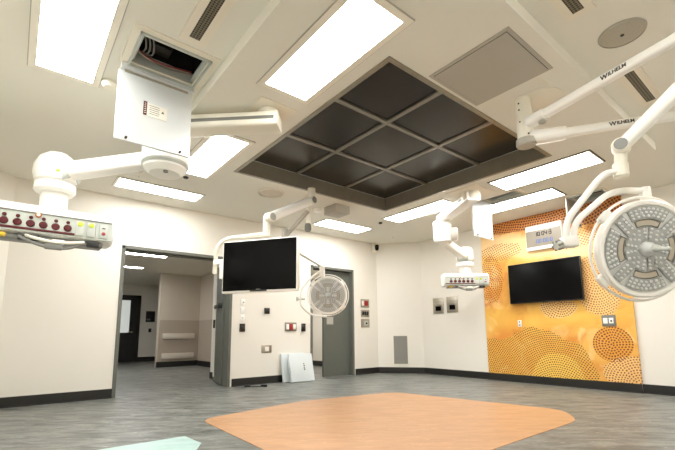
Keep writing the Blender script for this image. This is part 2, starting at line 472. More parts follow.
# baseboards (room)
def baseboard(name, pts, h=0.13, t=0.012, side=1):
    bm = bm_new()
    for p, q in zip(pts[:-1], pts[1:]):
        p, q = Vector((p[0], p[1], 0)), Vector((q[0], q[1], 0)); d = (q - p).normalized(); n = Vector((d.y, -d.x, 0)) * side
        add_prism(bm, [p.xy[:], q.xy[:], (q + n * t).xy[:], (p + n * t).xy[:]], 0.006, h)
        add_prism(bm, [p.xy[:], q.xy[:], (q + n * t * 2.2).xy[:], (p + n * t * 2.2).xy[:]], 0.0, 0.012)
    return struct(name, bm, 'base')
baseboard('baseboard_left_near', [(XL, -0.13), (XL, D1[0])])
baseboard('baseboard_left_middle', [(XL, D1[1] + 0.04), (XL, D2[0] - 0.02)])
baseboard('baseboard_left_far', [(XL, D2[1] + 0.03), (XL, 6.6)])
baseboard('baseboard_corner', [CH0, CH1], side=1)
baseboard('baseboard_right', [CH1, (-4.31, YF)], side=1)
baseboard('baseboard_mural', [(-4.31, YF - 0.035), (-1.88, YF - 0.035)], side=1)
baseboard('baseboard_right_end', [(-1.88, YF), (XR, YF)], side=1)
baseboard('baseboard_near_corner', [(XL, -0.13), (-6.1, YN)], side=-1)

# door frames --------------------------------------------------------------
def door_frame(name, y0, y1, zt, leaf_fn=None, face=0.05):
    root = bpy.data.objects.new(name, None); C.objects.link(root); root.location = (XL - WT / 2, (y0 + y1) / 2, 0); root['kind'] = 'structure'
    bm = bm_new(); x0, x1 = XL - WT - 0.012, XL + 0.014
    xc, w = (x0 + x1) / 2, x1 - x0
    add_box(bm, (xc, y0 + 0.02, zt / 2), (w, face, zt), bev=0.004)
    add_box(bm, (xc, y1 - 0.02, zt / 2), (w, face, zt), bev=0.004)
    add_box(bm, (xc, (y0 + y1) / 2, zt - 0.02), (w, y1 - y0 + 0.01, face), bev=0.004)
    # stop
    add_box(bm, (xc - 0.03, (y0 + y1) / 2, zt - 0.055), (0.05, y1 - y0 - 0.06, 0.03))
    obj('frame', bm, 'frame', root, False)
    return root
dr1 = door_frame('door_1', D1[0], D1[1], D1[2])
# open leaf, swung into the corridor on the right jamb
hx, hy = XL - WT - 0.01, 2.94
ang = math.radians(103)
dv = Vector((-math.sin(ang), -math.cos(ang), 0)); nv = Vector((dv.y, -dv.x, 0))
LT = basis((hx, hy, 0), dv, nv, (0, 0, 1))
bm = bm_new(); add_box(bm, (0.44, 0.0, 1.11), (0.88, 0.045, 2.19), LT, bev=0.003)
leaf = obj('door_leaf', bm, 'leaf', dr1, False)
bm = bm_new()
side = 1 if nv.y < 0 else -1
add_box(bm, (0.44, side * 0.05, 1.42), (0.56, 0.05, 0.07), LT, bev=0.01)
add_box(bm, (0.20, side * 0.05, 1.42), (0.10, 0.07, 0.085), LT, bev=0.01)
obj('push_bar', bm, 'blackplastic', dr1)
bm = bm_new(); add_box(bm, (0.815, side * 0.024, 1.14), (0.13, 0.006, 2.10), LT); obj('lit_edge_strip', bm, 'offwhite', leaf, False)  # pale strip added on the leaf, standing in for the bright wall beyond
bm = bm_new(); add_box(bm, (0.845, side * 0.04, 1.10), (0.07, 0.03, 0.16), LT, bev=0.005); obj('latch', bm, 'dark', dr1)

dr2 = door_frame('door_2', D2[0], D2[1], D2[2])
bm = bm_new(); add_box(bm, (XL - 0.115, 5.455, 1.125), (0.045, 0.73, 2.23), bev=0.003); obj('door_leaf', bm, 'leaf', dr2, False)
bm = bm_new(); add_box(bm, (XL - 0.089, 5.26, 1.17), (0.008, 0.20, 0.20), bev=0.002); add_box(bm, (XL - 0.084, 5.26, 1.17), (0.008, 0.165, 0.15), mi=1)
obj('paper_notice', bm, ['midgrey', 'greypanel'], dr2, False)
bm = bm_new(); add_box(bm, (XL - 0.115, 5.255, 2.265), (0.06, 1.1, 0.05)); obj('door_track', bm, 'dark', dr2, False)

# corridor beyond the left opening --------------------------------------------
ZK = 2.66
bm = bm_new(); add_box(bm, (-11.6, 2.6, ZK + 0.05), (9.6, 8.0, 0.1)); struct('ceiling_corridor', bm, 'plate')
bm = bm_new()
add_box(bm, (-12.1, 3.84, ZK / 2), (0.2, 1.26, ZK)); o = struct('wall_corridor_end', bm, 'taupe')
bm = bm_new(); add_box(bm, (-11.992, 3.84, 0.66), (0.012, 1.24, 1.31)); struct('trim_2', bm, 'taupe2')
bm = bm_new(); add_box(bm, (-9.95, 4.45, ZK / 2), (4.3, 0.2, ZK)); struct('wall_corridor_side', bm, 'taupe')
bm = bm_new(); add_box(bm, (-9.95, 4.344, 0.66), (4.1, 0.012, 1.31)); struct('trim_3', bm, 'taupe2')
bm = bm_new(); add_box(bm, (-7.53, 3.32, ZK / 2), (1.32, 0.16, ZK)); struct('wall_corridor_pier', bm, 'wall')
bm = bm_new(); add_box(bm, (-7.53, 3.235, 0.07), (1.33, 0.014, 0.13)); struct('baseboard_pier', bm, 'base')
bm = bm_new(); add_box(bm, (-15.3, 3.0, ZK / 2), (0.2, 6.6, ZK)); struct('wall_corridor_far', bm, 'wall')
bm = bm_new(); add_box(bm, (-11.0, -0.55, ZK / 2), (8.6, 0.2, ZK)); struct('wall_corridor_near', bm, 'wall')
bm = bm_new(); add_box(bm, (-13.7, 6.2, ZK / 2), (3.2, 0.2, ZK)); struct('wall_corridor_deep', bm, 'wall')
bm = bm_new(); add_box(bm, (-11.99, 3.84, 0.075), (0.03, 1.30, 0.15)); struct('baseboard_corridor_end', bm, 'base')
bm = bm_new(); add_box(bm, (-9.95, 4.33, 0.075), (4.1, 0.03, 0.15)); struct('baseboard_corridor_side', bm, 'base')
bm = bm_new(); add_box(bm, (-15.185, 3.9, 0.075), (0.03, 1.05, 0.15)); struct('baseboard_corridor_far', bm, 'base')
for z, h, lab in ((0.86, 0.16, 'upper of two pale bumper rails on the corridor end wall'), (0.30, 0.16, 'lower of two pale bumper rails on the corridor end wall')):
    bm = bm_new(); add_box(bm, (-11.955, 3.76, z), (0.065, 0.90, h), bev=0.02); single('bumper_rail', bm, 'rail', lab, 'wall rail', 'bumper rails in the corridor')
bm = bm_new(); add_box(bm, (-10.4, 4.30, 0.96), (0.5, 0.04, 0.06), bev=0.01)
for dx in (-0.2, 0.2): add_box(bm, (-10.4 + dx, 4.325, 0.96), (0.05, 0.05, 0.05))
single('push_handle', bm, 'blackplastic', 'black horizontal bar handle on taupe corridor side wall', 'handle')
# far corridor door
d3 = bpy.data.objects.new('door_3', None); C.objects.link(d3); d3.location = (-15.19, 2.85, 0); d3['kind'] = 'structure'
bm = bm_new()
for y in (2.15, 3.36): add_box(bm, (-15.17, y, 1.12), (0.06, 0.12, 2.24))
add_box(bm, (-15.17, 2.755, 2.21), (0.06, 1.33, 0.10)); obj('frame', bm, 'dark', d3, False)
bm = bm_new(); add_box(bm, (-15.175, 2.75, 1.08), (0.04, 1.1, 2.16)); obj('door_leaf', bm, 'blackplastic', d3, False)
bm = bm_new(); add_box(bm, (-15.150, 2.73, 1.53), (0.02, 0.72, 1.10)); obj('glass_panel', bm, 'glasslit', d3, False)
bm = bm_new(); add_cyl(bm, (-15.15, 3.18, 1.0), (-15.08, 3.18, 1.0), 0.025); add_cyl(bm, (-15.09, 3.20, 1.0), (-15.09, 3.05, 1.0), 0.014)
obj('door_handle', bm, 'steel', d3)
bm = bm_new(); add_box(bm, (-15.185, 3.76, 1.54), (0.02, 0.30, 0.38), bev=0.004); add_box(bm, (-15.173, 3.70, 1.43), (0.004, 0.12, 0.05), mi=1); add_box(bm, (-15.173, 3.70, 1.46), (0.004, 0.14, 0.008), mi=1)
single('room_sign', bm, ['blackplastic', 'midgrey'], 'black square room sign on far corridor wall beside dark door', 'sign')
bm = bm_new(); add_box(bm, (-15.185, 3.77, 1.06), (0.02, 0.09, 0.13), bev=0.004); single('wall_switch', bm, 'blackplastic', 'small black wall switch below the corridor room sign', 'switch')

# little room seen through the second door
bm = bm_new(); add_box(bm, (-8.6, 6.9, 2.3 / 2), (3.2, 0.2, 2.5)); struct('wall_side_room_end', bm, 'wall')
bm = bm_new(); add_box(bm, (-8.6, 6.79, 0.07), (3.2, 0.02, 0.14)); struct('baseboard_side_room', bm, 'base')
bm = bm_new(); add_box(bm, (-10.2, 5.75, 1.25), (0.2, 2.4, 2.5)); struct('wall_side_room_far', bm, 'wall')
bm = bm_new(); add_box(bm, (-8.5, 5.7, 2.55), (3.5, 2.4, 0.1)); struct('ceiling_side_room', bm, 'plate')

# ------------------------------------------------------------------ ceiling lights
ld = bpy.data.lights.new('side_room_fill', 'AREA'); ld.energy = 20; ld.size = 0.9; ld.color = (1, .98, .94)  # unseen area light added to brighten the side room behind door_2
lo_ = bpy.data.objects.new('side_room_fill', ld); C.objects.link(lo_); lo_.location = (-8.3, 5.6, 2.48)
def ceiling_light(label, x0, x1, y0, y1, z, border=0.05, gasket=False, lampmat='lamp', group='recessed ceiling light panels'):
    cx, cy = (x0 + x1) / 2, (y0 + y1) / 2
    t = thing('ceiling_light', label, 'ceiling light', (cx, cy, z), group)
    def ring(bm, a0, a1, b0, b1, w, za, zb):
        add_box(bm, ((a0 + a1) / 2, b0 + w / 2, (za + zb) / 2), (a1 - a0, w, zb - za))
        add_box(bm, ((a0 + a1) / 2, b1 - w / 2, (za + zb) / 2), (a1 - a0, w, zb - za))
        add_box(bm, (a0 + w / 2, (b0 + b1) / 2, (za + zb) / 2), (w, b1 - b0 - 2 * w, zb - za))
        add_box(bm, (a1 - w / 2, (b0 + b1) / 2, (za + zb) / 2), (w, b1 - b0 - 2 * w, zb - za))
    g = 0.012 if gasket else 0.006
    bm = bm_new(); ring(bm, x0, x1, y0, y1, g, z - 0.008, z); obj('gasket', bm, 'gasket' if gasket else 'greypanel', t, False)
    bm = bm_new(); ring(bm, x0 + g, x1 - g, y0 + g, y1 - g, border, z - 0.012, z); obj('frame', bm, 'trim', t, False)
    w = g + border
    bm = bm_new(); add_box(bm, (cx, cy, z - 0.005), (x1 - x0 - 2 * w, y1 - y0 - 2 * w, 0.01)); obj('diffuser', bm, lampmat, t, False)
    return t
ceiling_light('bright ceiling light panel at the top left, beside open access hatch', -3.74, -2.50, -0.09, 0.40, H)
ceiling_light('bright ceiling light panel along the near left side of dark air diffuser', -2.71, -1.48, 1.36, 1.86, ZC)
ceiling_light('ceiling light panel partly hidden behind hanging hatch door and pendant arm', -4.92, -3.62, 1.36, 1.83, ZC)
ceiling_light('long ceiling light panel above the wide left doorway', -6.22, -5.80, 0.92, 2.12, H, 0.03)
ceiling_light('ceiling light panel over the second door, just beyond small grey box', -6.16, -5.66, 4.34, 5.53, H, 0.03)
ceiling_light('ceiling light panel beyond far corner of dark air diffuser, behind the far pendant arm', -4.82, -3.50, 4.90, 5.36, ZC, 0.03)
ceiling_light('ceiling light panel with dark outline, right of the dark air diffuser', -2.74, -1.49, 4.83, 5.32, ZC, 0.015, True)
ceiling_light('ceiling light panel in front of the mural, behind hanging hatch sheet', -3.66, -2.38, 6.01, 6.50, H, 0.015, True)
ceiling_light('ceiling light panel along the near right side of room, over the camera corner', -.48, -.06, .92, 2.12, H, 0.03)
ceiling_light('ceiling light panel along the near right side of room, beyond the big surgical light', -.48, -.06, 4.34, 5.53, H, 0.03)
ceiling_light('nearer of two slim corridor ceiling lights seen through doorway', -9.55, -9.33, 1.2, 2.62, ZK, 0.02, False, 'corlamp', 'corridor ceiling lights')
ceiling_light('farther of two slim corridor ceiling lights seen through doorway', -11.5, -11.28, 1.2, 2.58, ZK, 0.02, False, 'corlamp', 'corridor ceiling lights')

# ------------------------------------------------------------------ laminar flow array
x0, x1, y0, y1 = LAM; ZT = 3.09
t = thing('air_diffuser_array', 'large dark square air diffuser array of nine panels recessed in the ceiling', 'air diffuser', ((x0 + x1) / 2, (y0 + y1) / 2, ZC))
bm = bm_new(); w = 0.035
for a, b, c, d in ((x0 - w, x1 + w, y0 - w, y0), (x0 - w, x1 + w, y1, y1 + w), (x0 - w, x0, y0, y1), (x1, x1 + w, y0, y1)):
    add_box(bm, ((a + b) / 2, (c + d) / 2, ZC - 0.004), (b - a, d - c, 0.008))
for a, b, c, d in ((x0, x1, y0, y0 + 0.006), (x0, x1, y1 - 0.006, y1), (x0, x0 + 0.006, y0, y1), (x1 - 0.006, x1, y0, y1)):
    add_box(bm, ((a + b) / 2, (c + d) / 2, (ZC - 0.008 + ZT) / 2), (b - a, d - c, ZT - ZC + 0.008))
obj('frame', bm, 'bronze', t, False)
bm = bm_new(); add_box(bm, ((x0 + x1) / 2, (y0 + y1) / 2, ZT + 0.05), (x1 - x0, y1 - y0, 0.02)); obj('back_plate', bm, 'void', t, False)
n3 = 3; px_, py_ = (x1 - x0) / 3, (y1 - y0) / 3
for i in range(3):
    for j in range(3):
        bm = bm_new(); add_box(bm, (x0 + px_ * (i + .5), y0 + py_ * (j + .5), ZT + 0.01), (px_ - 0.055, py_ - 0.055, 0.012), bev=0.003)
        obj('filter_panel', bm, 'filter', t, False)
for k in (1, 2):
    bm = bm_new(); add_box(bm, (x0 + px_ * k, (y0 + y1) / 2, ZT), (0.05, y1 - y0 - 0.02, 0.03), bev=0.004); obj('grid_bar', bm, 'bar', t, False)
for k in (1, 2):
    bm = bm_new()
    for i in range(3): add_box(bm, (x0 + px_ * (i + .5), y0 + py_ * k, ZT), (px_ - 0.052, 0.05, 0.028), bev=0.004)
    obj('grid_bar', bm, 'bar', t, False)

# ------------------------------------------------------------------ ceiling access hatches
def hatch(label, h, z, drop, group=None, cables=False, sticker=False, doormat='hatchpanel'):
    x0, x1, y0, y1 = h
    t = thing('access_hatch', label, 'ceiling hatch', ((x0 + x1) / 2, (y0 + y1) / 2, z), group)
    w = 0.05
    bm = bm_new()
    for a, b, c, d in ((x0 - w, x1 + w, y0 - w, y0 + .02), (x0 - w, x1 + w, y1 - .02, y1 + w), (x0 - w, x0 + .02, y0 + .02, y1 - .02), (x1 - .02, x1 + w, y0 + .02, y1 - .02)):
        add_box(bm, ((a + b) / 2, (c + d) / 2, z - 0.005), (b - a, d - c, 0.01))
    obj('trim_frame', bm, 'plate', t, False)
    bm = bm_new()
    for a, b, c, d in ((x0, x1, y0, y0 + 0.012), (x0, x1, y1 - 0.012, y1), (x0, x0 + 0.012, y0, y1), (x1 - 0.012, x1, y0, y1)):
        add_box(bm, ((a + b) / 2, (c + d) / 2, z + 0.035), (b - a, d - c, 0.13))
    for a, b, c, d in ((x0 + .012, x1 - .012, y0 + .012, y0 + .04), (x0 + .012, x1 - .012, y1 - .04, y1 - .012)):
        add_box(bm, ((a + b) / 2, (c + d) / 2, z + 0.03), (b - a, d - c, 0.012))
    obj('inner_frame', bm, 'framegrey', t, False)
    bm = bm_new()
    for a, b, c, d in ((x0, x1, y0 - .01, y0), (x0, x1, y1, y1 + .01), (x0 - .01, x0, y0, y1), (x1, x1 + .01, y0, y1)):
        add_box(bm, ((a + b) / 2, (c + d) / 2, z + 0.36), (b - a, d - c, 0.52))
    add_box(bm, ((x0 + x1) / 2, (y0 + y1) / 2, z + 0.62), (x1 - x0, y1 - y0, 0.02))
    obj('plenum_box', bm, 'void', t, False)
    # hanging door hinged on the far edge
    sk = 0.05 if cables else 0.0; z = z - sk
    if sk:
        bm = bm_new(); add_box(bm, (x0 - .020, (y0 + y1) / 2 - .015, z + sk / 2 - .004), (.045, y1 - y0 + .05, sk)); obj('hinge_skirt', bm, 'hatchpanel', t, False)
    bm = bm_new(); xd = x0 - (0.045 if cables else .028); y0 -= .03 * bool(cables); y1 -= .015 * bool(cables)
    add_box(bm, (xd, (y0 + y1) / 2, z - 0.012 - drop / 2), (0.022, y1 - y0 + 0.04, drop), bev=0.003)
    dr = obj('hatch_door', bm, doormat, t, False)
    bm = bm_new(); add_cyl(bm, (xd + 0.012, y0 + 0.02, z - 0.012), (xd + 0.012, y1 - 0.02, z - 0.012), 0.009); obj('hinge', bm, 'steel', dr)
    for yy in (y0 + 0.06, y1 - 0.06):
        bm = bm_new(); add_cyl(bm, (xd + 0.01, yy, z - drop + 0.01), (xd + 0.03, yy, z - drop + 0.01), 0.009); obj('latch', bm, 'dark', dr)
    if cables:
        bm = bm_new(); xm = (x0 + x1) / 2
        for k in range(3):
            add_tube(bm, smooth_path([(x1 - .06, y0 + .03, z + .34 + .04 * k), (xm + .09 + .012 * k, y0 + .06 + .025 * k, z + .20), (xm - .01, y0 + .11 + .028 * k, z + .13), (xm - .10 - .012 * k, y0 + .12 + .028 * k, z + .12), (xm - .15, y0 + .08, z + .12), (xm - .17, y0 + .03, z + .15)]), 0.007)
        obj('grey_cable_loop', bm, 'cable', t)
        bm = bm_new()
        add_tube(bm, smooth_path([(xm + .02, y0 + .02, z + .12), (x0 + .10, y0 + .10, z + .10), (x0 + .06, y0 + .26, z + .10), (x0 + .07, y1 - .03, z + .12)]), 0.007)
        obj('red_cable', bm, 'redcable', t)
        bm = bm_new()
        add_tube(bm, smooth_path([(xm - .04, y0 + .02, z + .10), (x0 + .08, y0 + .13, z + .09), (x0 + .04, y0 + .32, z + .09), (x0 + .06, y1 - .02, z + .11)]), 0.006)
        obj('tan_cable', bm, 'bar', t)
        bm = bm_new(); add_box(bm, (x0 + .09, (y0 + y1) / 2 - .03, z + .30), (.12, .17, .24), bev=.01); obj('junction_box', bm, 'dark', t)
    if sticker:
        bm = bm_new(); xs = xd + 0.0125; yc = y0 + 0.27; zc = z - drop * 0.48
        add_box(bm, (xs, yc, zc), (0.003, 0.155, 0.11))
        add_box(bm, (xs + .0012, yc - .088, zc + .005), (0.004, 0.026, 0.115), mi=1)
        for k in range(5): add_box(bm, (xs + .001, yc - .02 + .004 * (k % 2), zc + .038 - .017 * k), (0.003, 0.075, 0.003), mi=2)
        for k in range(6): add_box(bm, (xs + .002, yc - .088, zc + .045 - .016 * k), (0.005, 0.012, 0.005), mi=0)
        add_prism(bm, [(-.011, -.01), (.011, -.01), (0, .01)], 0, .003, basis((xs + .001, yc + .045, zc + .01), (0, 1, 0), (0, 0, 1), (1, 0, 0)), mi=2)
        obj('warning_sticker', bm, ['trim', 'red', 'letters'], dr, False)
    return t
hatch('open ceiling hatch at left with loose cables and stickered door hanging down', HT1, H, 0.57, 'open ceiling access hatches', True, True)
hatch('open ceiling hatch whose white door hangs beside the far pendant and mural', HT2, H, 0.62, 'open ceiling access hatches')
hatch('open ceiling hatch against the mural wall, behind the curved lamp tubes', HT3, H, 0.40, 'open ceiling access hatches', doormat='greypanel')
# closed flush hatch
x0, x1, y0, y1 = -1.79, -1.13, 2.39, 3.06
t = thing('ceiling_panel', 'closed grey square ceiling panel right of the dark air diffuser', 'ceiling panel', ((x0 + x1) / 2, (y0 + y1) / 2, ZC))
bm = bm_new(); add_box(bm, ((x0 + x1) / 2, (y0 + y1) / 2, ZC - 0.003), (x1 - x0, y1 - y0, 0.006), bev=0.001); obj('outer_frame', bm, 'greypanel', t, False)
bm = bm_new(); add_box(bm, ((x0 + x1) / 2, (y0 + y1) / 2, ZC - 0.0065), (x1 - x0 - 0.055, y1 - y0 - 0.055, 0.002)); obj('shadow_gap', bm, 'gasket', t, False)
bm = bm_new(); add_box(bm, ((x0 + x1) / 2, (y0 + y1) / 2, ZC - 0.008), (x1 - x0 - 0.062, y1 - y0 - 0.062, 0.004)); obj('door_panel', bm, 'greypanel', t, False)
# grey box hung under the ceiling
bm = bm_new(); add_box(bm, (-4.80, 3.88, ZC - 0.065), (0.30, 0.29, 0.13), bev=0.006); single('junction_box', bm, 'greypanel', 'small grey square box under the ceiling beside dark diffuser corner', 'box')

# slot diffusers
def slot(label, x0, x1, y0, y1, z, wide):
    t = thing('slot_vent', label, 'ceiling vent', ((x0 + x1) / 2, (y0 + y1) / 2, z), 'narrow ceiling slot vents')
    bm = bm_new(); g = 0.004
    a0, a1, b0, b1 = (x0 - wide, x1 + wide, y0 - wide, y1 + wide)
    for a, b, c, d in ((a0, a1, b0, y0), (a0, a1, y1, b1), (a0, x0, y0, y1), (x1, a1, y0, y1)):
        add_box(bm, ((a + b) / 2, (c + d) / 2, z - 0.005), (b - a, d - c, 0.01))
    obj('frame', bm, 'plate', t, False)
    bm = bm_new(); add_box(bm, ((x0 + x1) / 2, (y0 + y1) / 2, z - 0.003), (x1 - x0, y1 - y0, 0.006)); obj('mesh_insert', bm, 'grillemesh', t, False)
slot('narrow dark slot vent in ceiling between left hatch and picture top', -2.65, -2.0, 0.80, 0.875, H, 0.055)
slot('narrow slot vent cut by top edge of picture, left of round speaker', -0.86, -0.79, 2.1, 2.74, H, 0.05)
slot('narrow slot vent right of the round speaker, behind upper lamp arm', -0.86, -0.79, 3.75, 4.40, H, 0.05)

def speaker(label, x, y, z, r, m, dot=True):
    t = thing('ceiling_speaker', label, 'ceiling speaker', (x, y, z), 'round ceiling speakers')
    bm = bm_new(); add_lathe(bm, [(r * .93, 0), (r, 0), (r, -.004), (r * .97, -.012), (r * .93, -.014)], (x, y, z), seg=48, caps=(False, False)); obj('rim', bm, 'plate' if m.endswith('pale') else 'greypanel', t)
    bm = bm_new(); add_lathe(bm, [(r * .94, -.004), (r * .94, -.010), (r * .5, -.014), (0.001, -.015)], (x, y, z), seg=48); obj('grille', bm, m, t)
    if dot:
        bm = bm_new(); add_cyl(bm, (x, y, z - .013), (x, y, z - .019), .012); obj('badge', bm, 'dark', t)
speaker('grey round ceiling speaker at upper right above the lamp arm', -0.715, 3.21, H, 0.145, 'speakermesh')
speaker('pale round ceiling speaker above the hanging monitor', -4.87, 2.73, ZC, 0.18, 'speakermesh_pale', False)
speaker('small round ceiling speaker in the corridor beyond doorway', -9.85, 2.05, ZK, 0.12, 'speakermesh_pale', False)
# little detectors / plugs
def puck(label, x, y, z, r, m, name='smoke_detector', h=0.03, cat='detector'):
    bm = bm_new(); add_lathe(bm, [(r * .9, 0), (r, -.004), (r, -h * .5), (r * .7, -h), (0.001, -h * 1.05)], (x, y, z), seg=28); single(name, bm, m, label, cat)
puck('white domed ceiling detector between monitor post and grey box', -5.05, 3.68, ZC, 0.075, 'white', h=0.06)
puck('small dark ceiling sensor right of the light panel over second door', -5.02, 5.08, ZC, 0.035, 'dark', 'ceiling_sensor', 0.025, 'sensor')
puck('tiny pale ceiling sprinkler near the security camera corner', -5.95, 6.40, H, 0.025, 'plate', 'sprinkler', 0.03, 'sprinkler')
puck('small dark sensor beside the left pendant hub at the ceiling', -5.03, 1.57, ZC, 0.035, 'dark', 'ceiling_sensor', 0.02, 'sensor')
puck('white domed smoke detector left of the hanging hatch door', -3.60, 0.46, H, 0.06, 'offwhite', 'smoke_detector', 0.05, 'detector')

# security camera in the corner
t = thing('security_camera', 'small black security camera on white bracket in the far ceiling corner', 'camera', (-6.60, 6.55, 2.92))
bm = bm_new(); add_box(bm, (-6.63, 6.49, 2.90), (0.10, 0.17, 0.22), bev=0.02); obj('bracket', bm, 'offwhite', t)
bm = bm_new(); add_lathe(bm, [(.001, -.07), (.035, -.055), (.046, -.02), (.046, .06), (.03, .07)], (-6.56, 6.50, 2.88)); obj('dome', bm, 'black', t)

# ------------------------------------------------------------------ supply pendants
def console(t, O, ax, fr, half, sc=1.0):
    """head beam centred at O; ax = unit axis along its length, fr = unit normal of the outlet side"""
    T = basis(O, fr, ax, (0, 0, 1)) @ Matrix.Diagonal((sc, 1, sc, 1))          # local: x out of the front, y along, z up
    L = half
    # section in (x,z): rounded top, sloped lower front
    sec = [(.13, -.11), (.15, -.02), (.155, .07), (.14, .12), (.10, .150), (.0, .16), (-.10, .15), (-.14, .12), (-.155, .05), (-.155, -.08), (-.12, -.13), (.05, -.14)]
    bm = bm_new()
    rs = []
    for y, k in ((-L, .90), (-L + .012, .97), (-L + .03, 1.0), (L - .03, 1.0), (L - .012, .97), (L, .90)):
        rs.append([T @ Vector((x * k, y, z * k)) for x, z in sec])
    rings(bm, rs); obj('console_body', bm, 'white', t, ang=50)
    bm = bm_new()                                # fascia following the front face
    fasc = [(.1555, -.02, .0), ]
    add_prism(bm, [(-L + .02, -.105), (L - .02, -.105), (L - .02, .062), (-L + .02, .062)], 0, 0.02, T @ basis((.137, 0, 0), (0, 1, 0), (0, 0, 1), (1, 0, 0)))
    fa = obj('fascia', bm, 'consolegrey', t, False)
    xf = .157
    bm = bm_new(); add_box(bm, (xf + .003, -.305 * L, -.080), (.012, L * 1.29, .020), T, bev=.003); obj('red_strip', bm, 'red', t)
    bm = bm_new(); add_box(bm, (xf + .001, 0, .066), (.012, 2 * L - .05, .010), T); obj('grey_strip', bm, 'midgrey', t)
    ys = [-.80 + .185 * k for k in range(6)]
    for q in ys:
        y = q * L + .10 * L
        bm = bm_new()
        add_lathe(bm, [(.029, 0), (.031, .006), (.024, .014), (.010, .015)], (xf, y, -.032), (1, 0, 0), 20, T=T)
        g = obj('gas_outlet', bm, 'red', t)
        bm = bm_new(); add_lathe(bm, [(.014, 0), (.015, .006), (.008, .011)], (xf, y, .020), (1, 0, 0), 14, T=T); obj('release_button', bm, 'red', g)
    for k, q in enumerate((.39, .57, .78)):
        y = q * L + .03 * L
        bm = bm_new(); add_box(bm, (xf + .006, y, -.022), (.022, .072, .135), T, bev=.010); so = obj('socket_module', bm, 'greyplastic', t)
        bm = bm_new()
        if k < 2: add_lathe(bm, [(.021, 0), (.023, .006), (.012, .012)], (xf + .014, y, .018), (1, 0, 0), 18, T=T)
        else: add_lathe(bm, [(.016, 0), (.016, .008), (.010, .012)], (xf + .014, y, -.045), (1, 0, 0), 18, T=T)
        obj('push_button', bm, 'green' if k < 2 else 'redbright', so)
        if k == 2:
            bm = bm_new(); add_box(bm, (xf + .018, y, .005), (.006, .025, .010), T); obj('indicator', bm, 'dark', so)
    bm = bm_new(); add_lathe(bm, [(.022, 0), (.024, .012), (.016, .016)], (xf, -.23 * L, .048), (1, 0, 0), 20, T=T); kn = obj('knob_ring', bm, 'amber', t)
    bm = bm_new(); add_lathe(bm, [(.014, .012), (.014, .022), (.006, .026)], (xf, -.23 * L, .048), (1, 0, 0), 18, T=T); obj('knob_cap', bm, 'white', kn)
    # underside fittings and brake handle
    bm = bm_new(); add_box(bm, (0.03, 0, -.150), (.20, 2 * L - .16, .03), T, bev=.008); obj('under_tray', bm, 'midgrey', t)
    for y, wd in ((-.42 * L, .07), (-.25 * L, .07), (.66 * L, .10)):
        bm = bm_new(); add_box(bm, (.12, y, -.150), (.05, wd, .05), T, bev=.006); obj('under_socket', bm, 'dark', t)
    bm = bm_new(); add_box(bm, (.12, -.72 * L, -.145), (.05, .06, .035), T, bev=.006); obj('yellow_plug', bm, 'yellow', t)
    bm = bm_new(); add_tube(bm, smooth_path([(.15, -.38 * L, -.135), (.21, -.22 * L, -.165), (.235, 0.03 * L, -.185), (.21, .30 * L, -.170), (.15, .50 * L, -.140)]), .014, T=T); obj('handle_tube', bm, 'offwhite', t)
    bm = bm_new(); add_tube(bm, smooth_path([(.15, -.48 * L, -.150), (.20, -.25 * L, -.205), (.22, .02 * L, -.235), (.20, .28 * L, -.215), (.15, .46 * L, -.160)]), .013, T=T)
    add_box(bm, (.215, .03 * L, -.222), (.045, .13, .05), T, bev=.012)
    obj('brake_grip', bm, 'midgrey', t)
    bm = bm_new(); add_box(bm, (.15, .10 * L, -.165), (.09, .10, .03), T, bev=.01); obj('handle_mount', bm, 'white', t)

